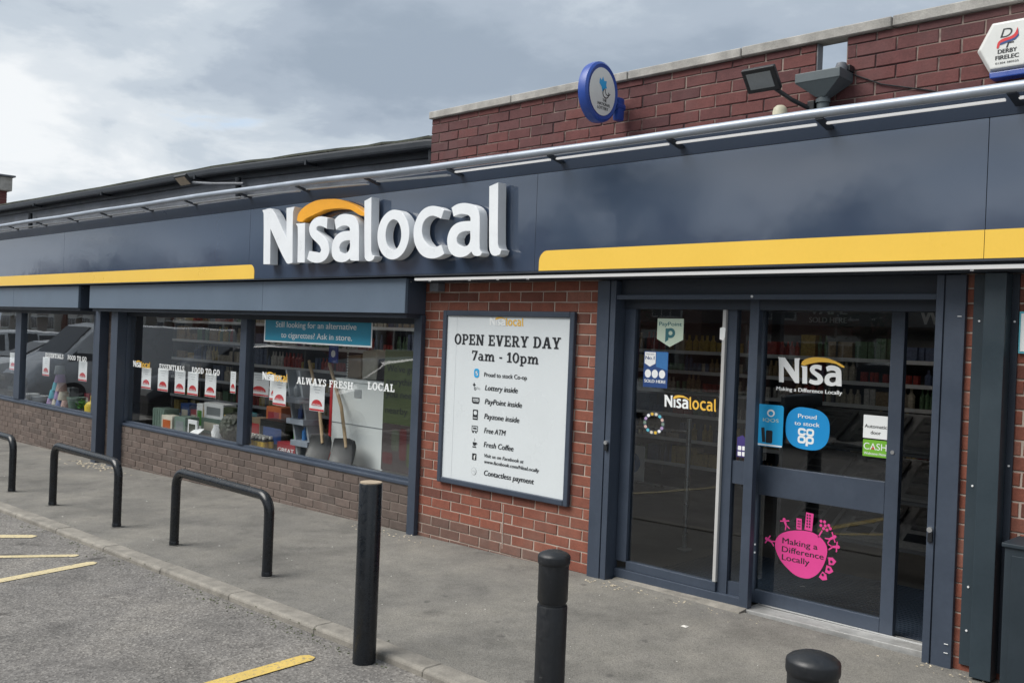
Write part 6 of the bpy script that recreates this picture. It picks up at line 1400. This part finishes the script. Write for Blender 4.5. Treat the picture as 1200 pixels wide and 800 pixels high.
def tree(cx, cy_, h_, cr, lm, label, nleaf, seed):
    r_ = random.Random(seed); z = far_z(cx, cy_); t_ = thing('tree', label, 'tree', (cx, cy_, z), 'trees across the street')
    trunk = MB().tube([(cx, cy_, z - 0.2), (cx + 0.1, cy_, z + h_*0.25), (cx - 0.1, cy_ + 0.1, z + h_*0.5), (cx, cy_, z + h_*0.72)], [0.28, 0.22, 0.15, 0.06], 9)
    cl = []
    for i in range(9):
        a = i*0.7 + r_.uniform(0, 0.5); zb = z + h_*r_.uniform(0.28, 0.6); ex = cr*r_.uniform(0.5, 0.85)
        p1 = (cx + ex*math.cos(a)*0.5, cy_ + ex*math.sin(a)*0.5, zb + h_*0.12); p2 = (cx + ex*math.cos(a), cy_ + ex*math.sin(a), zb + h_*0.22)
        trunk.tube([(cx, cy_, zb), p1, p2], [0.10, 0.06, 0.02], 6); cl.append(p2)
    build(trunk, 'trunk', 'bark', t_, smooth=True)
    for i in range(34):
        a, u, rr = r_.uniform(0, 6.28), r_.uniform(-1, 1), cr*r_.uniform(0.3, 1)
        cl.append((cx + rr*math.cos(a)*math.sqrt(1-u*u), cy_ + rr*math.sin(a)*math.sqrt(1-u*u), z + h_*0.66 + u*h_*0.30))
    mb = MB()
    for i in range(nleaf):
        c_ = cl[r_.randrange(len(cl))]; x, y, zz = (c_[k] + r_.gauss(0, cr*0.16) for k in range(3))
        d1 = Vector((r_.gauss(0, 1), r_.gauss(0, 1), r_.gauss(0, 0.6))).normalized(); d2 = d1.orthogonal().normalized(); s_ = r_.uniform(0.07, 0.17)
        p = Vector((x, y, zz)); mb.add([p - d1*s_, p + d2*s_*0.55, p + d1*s_, p - d2*s_*0.55], [(0,1,2,3)])
    build(mb, 'crown', lm, t_, fix=False)
tree(-31.5, -30.5, 9.0, 3.4, 'leaf_dark', 'dark leafy tree opposite, left of the pale house', 4200, 1)
tree(-20.5, -29.0, 10.5, 3.8, 'leaf_green', 'tall green tree opposite, between two brick houses', 4200, 2)
tree(-10.2, -30.5, 8.0, 3.2, 'leaf_dark', 'medium dark tree opposite, beside the pale house', 3600, 3)
tree(0.8, -29.5, 8.5, 3.3, 'leaf_green', 'bushy green tree opposite the shop door', 3800, 4)
tree(-52.5, -30.5, 8.0, 3.2, 'leaf_green', 'green tree farther up the street, nearer one', 3000, 6)
tree(-74.0, -30.0, 9.5, 3.6, 'leaf_dark', 'dark tree farther up the street, more distant one', 3000, 7)
tree(11.0, -30.0, 9.0, 3.2, 'leaf_dark', 'dark tree opposite at the right', 3600, 5)
for i, x in enumerate((-14.0, 7.5)):
    t_ = thing('street_lamp', ['grey street lamp opposite, left', 'grey street lamp opposite, right'][i], 'street lamp', (x, -30.2, far_z(x, -30.2)), 'street lamps across the street')
    z = far_z(x, -30.2); build(MB().tube([(x, -30.2, z), (x, -30.2, z+7), (x, -29.6, z+7.6), (x, -28.8, z+7.7)], [0.08, 0.055, 0.04, 0.035], 10), 'column', 'galv', t_, smooth=True); build(MB().box(x-0.12, x+0.12, -29.0, -28.3, z+7.62, z+7.75), 'lamp_head', 'galv', t_, bevel=0.02)

# ---- parked vehicles (length along local x, nose at +x)
def vehicle(label, cat, loc, yaw, mat, st, name, W=0.88, L=4.3, wheels=(-1.3, 1.3), wr=0.32, glass=None, group=None, ws=None):
    """st: stations (x, belt z, roof z, roof half-width factor); body skinned through cross-sections"""
    x0, y0 = loc; zg = far_z(x0, y0); t_ = thing(name, label, cat, (x0, y0, zg), group)
    ca, sa = math.cos(yaw), math.sin(yaw)
    def T(mb): return mb.move(lambda x, y, z: (x0 + x*ca - y*sa, y0 + x*sa + y*ca, zg + z))
    mb = MB(); rings = []
    for x, zb, zr, k in st:
        e = 1.0 if abs(x) < L/2 - 0.5 else 0.88
        half = [(W*e*0.92, 0.22), (W*e, 0.35), (W*e, zb*0.78), (W*e*0.96, zb), (W*k*e, zr - 0.04), (W*k*e*0.85, zr)]
        rings.append([(x, y, z) for y, z in half] + [(x, -y, z) for y, z in reversed(half)])
    n = 12; vs_ = [p for r_ in rings for p in r_]
    fs = [(i*n+j, i*n+(j+1)%n, (i+1)*n+(j+1)%n, (i+1)*n+j) for i in range(len(st)-1) for j in range(n)] + [tuple(range(n)), tuple(range((len(st)-1)*n, len(st)*n))]
    body = build(T(mb.add(vs_, fs)), 'body', mat, t_, smooth=True)
    for (xa, xb, za, zb, ta, tb) in glass:   # side windows: lower edge xa..xb, upper edge ta..tb
        for sg in (-1, 1):
            w0, w1 = W*0.985, W*0.80
            m = MB().hexa([(xa, sg*w0, za), (xb, sg*w0, za), (xb, sg*(w0-0.05), za), (xa, sg*(w0-0.05), za), (ta, sg*w1, zb), (tb, sg*w1, zb), (tb, sg*(w1-0.05), zb), (ta, sg*(w1-0.05), zb)])
            build(T(m), 'window', 'car_glass', t_)
    if ws:
        xa, za, xb, zb = ws; m = MB().hexa([(xa+0.02, -W*0.80, za), (xa+0.02, W*0.80, za), (xa-0.05, W*0.80, za-0.02), (xa-0.05, -W*0.80, za-0.02), (xb+0.03, -W*0.68, zb), (xb+0.03, W*0.68, zb), (xb-0.04, W*0.68, zb-0.03), (xb-0.04, -W*0.68, zb-0.03)])
        build(T(m), 'windscreen', 'car_glass', t_)
    for wx in wheels:
        for sg in (-1, 1):
            m = MB().tube([(wx, sg*(W-0.20), wr), (wx, sg*(W+0.012), wr)], wr, 28); wh = build(T(m), 'wheel', 'rubber', t_, smooth=True)
            m = MB().tube([(wx, sg*(W+0.006), wr), (wx, sg*(W+0.022), wr)], wr*0.36, 16)
            for q in range(5):
                a = q*1.2566; m.box(-0.025, 0.025, sg*(W+0.013) - 0.006, sg*(W+0.013) + 0.006, 0.03, wr*0.68)
                o_ = len(m.v) - 8
                for i in range(o_, o_ + 8):
                    px, py, pz = m.v[i]; m.v[i] = (wx + px*math.cos(a) - pz*math.sin(a), py, wr + px*math.sin(a) + pz*math.cos(a))
            build(T(m), 'rim', 'steel', wh)
    xf, xr = st[-1][0], st[0][0]
    for sg in (-1, 1):
        build(T(MB().box(xf - 0.10, xf + 0.012, sg*W*0.62 - 0.16, sg*W*0.62 + 0.16, 0.60, 0.74)), 'headlight', 'lamp_glass', t_, bevel=0.02)
        build(T(MB().box(xr - 0.012, xr + 0.10, sg*W*0.66 - 0.12, sg*W*0.66 + 0.12, 0.70, 0.90)), 'tail_light', 'crimson', t_, bevel=0.02)
    m = MB(); build(T(m.box(xf - 0.05, xf + 0.015, -0.26, 0.26, 0.38, 0.49)), 'number_plate', 'white_print', t_)
    return t_
suv = [(-2.15, 0.85, 0.95, 0.80), (-2.05, 1.0, 1.38, 0.78), (-1.7, 1.02, 1.60, 0.76), (-0.6, 1.02, 1.66, 0.76), (0.3, 1.0, 1.60, 0.76), (0.85, 0.98, 1.28, 0.80), (1.15, 0.97, 1.05, 0.86), (1.9, 0.86, 0.90, 0.84), (2.15, 0.62, 0.72, 0.84)]
hatch = [(-1.95, 0.80, 0.90, 0.80), (-1.85, 0.92, 1.20, 0.76), (-1.4, 0.94, 1.40, 0.74), (-0.4, 0.94, 1.47, 0.74), (0.35, 0.93, 1.40, 0.75), (0.95, 0.92, 1.08, 0.82), (1.2, 0.90, 0.96, 0.86), (1.8, 0.76, 0.80, 0.84), (1.98, 0.55, 0.65, 0.84)]
van = [(-2.6, 1.0, 1.85, 0.90), (-2.55, 1.1, 1.95, 0.90), (0.6, 1.1, 1.98, 0.90), (1.1, 1.1, 1.90, 0.86), (1.75, 1.08, 1.28, 0.88), (2.3, 0.95, 1.05, 0.86), (2.55, 0.62, 0.78, 0.86)]
pick = [(-2.6, 1.0, 1.72, 0.86), (-2.55, 1.05, 1.78, 0.86), (-0.2, 1.05, 1.80, 0.86), (0.4, 1.05, 1.76, 0.80), (0.95, 1.05, 1.30, 0.84), (1.3, 1.04, 1.10, 0.88), (2.4, 0.95, 0.99, 0.86), (2.6, 0.62, 0.75, 0.86)]
g_suv = [(-1.75, -0.95, 1.03, 1.50, -1.55, -0.95), (-0.88, 0.05, 1.02, 1.54, -0.88, 0.0), (0.12, 1.0, 1.0, 1.50, 0.10, 0.45)]
g_h = [(-1.5, -0.7, 0.95, 1.32, -1.25, -0.7), (-0.62, 0.95, 0.94, 1.36, -0.60, 0.35)]
g_v = [(0.75, 1.75, 1.12, 1.72, 0.78, 1.25)]
g_p = [(0.05, 0.95, 1.07, 1.62, 0.08, 0.55)]
vehicle('silver grey van parked left of the frontage, mirrored in the far left window', 'van', (-17.2, -4.9), math.radians(88), 'car_silver', van, 'parked_van', W=0.95, L=5.1, wheels=(-1.55, 1.65), glass=g_v, ws=(1.80, 1.22, 1.14, 1.88))
vehicle('dark car parked nose-in, mirrored beside the wordmark in the window', 'car', (-12.6, -5.2), math.radians(92), 'car_dark', suv, 'parked_car', L=4.3, glass=g_suv, group='dark cars mirrored in the glass', ws=(1.16, 1.04, 0.36, 1.58))
vehicle('dark hatchback mirrored under the blue window notice', 'car', (-8.2, -5.6), math.radians(90), 'car_dark', hatch, 'parked_car', L=3.95, wheels=(-1.2, 1.2), wr=0.3, glass=g_h, group='dark cars mirrored in the glass', ws=(1.2, 0.98, 0.40, 1.38))
vehicle('white pickup truck across the road, mirrored beside the blue notice', 'pickup truck', (-11.8, -15.2), math.radians(0), 'car_white', pick, 'parked_truck', W=0.92, L=5.2, wheels=(-1.6, 1.6), wr=0.36, glass=g_p, ws=(1.30, 1.12, 0.46, 1.73))
vehicle('white hatchback parked far left of the frontage', 'car', (-22.5, -5.2), math.radians(90), 'car_white', hatch, 'parked_car', L=3.95, wheels=(-1.2, 1.2), wr=0.3, glass=g_h, ws=(1.2, 0.98, 0.40, 1.38))
vehicle('silver estate car parked farthest left of the frontage', 'car', (-27.5, -5.4), math.radians(91), 'car_silver', suv, 'parked_car', L=4.3, glass=g_suv, ws=(1.16, 1.04, 0.36, 1.58))
vehicle('dark car across the road, mirrored in the sliding door', 'car', (-1.2, -11.5), math.radians(180), 'car_dark', suv, 'parked_car', L=4.3, glass=g_suv, group='dark cars mirrored in the glass', ws=(1.16, 1.04, 0.36, 1.58))
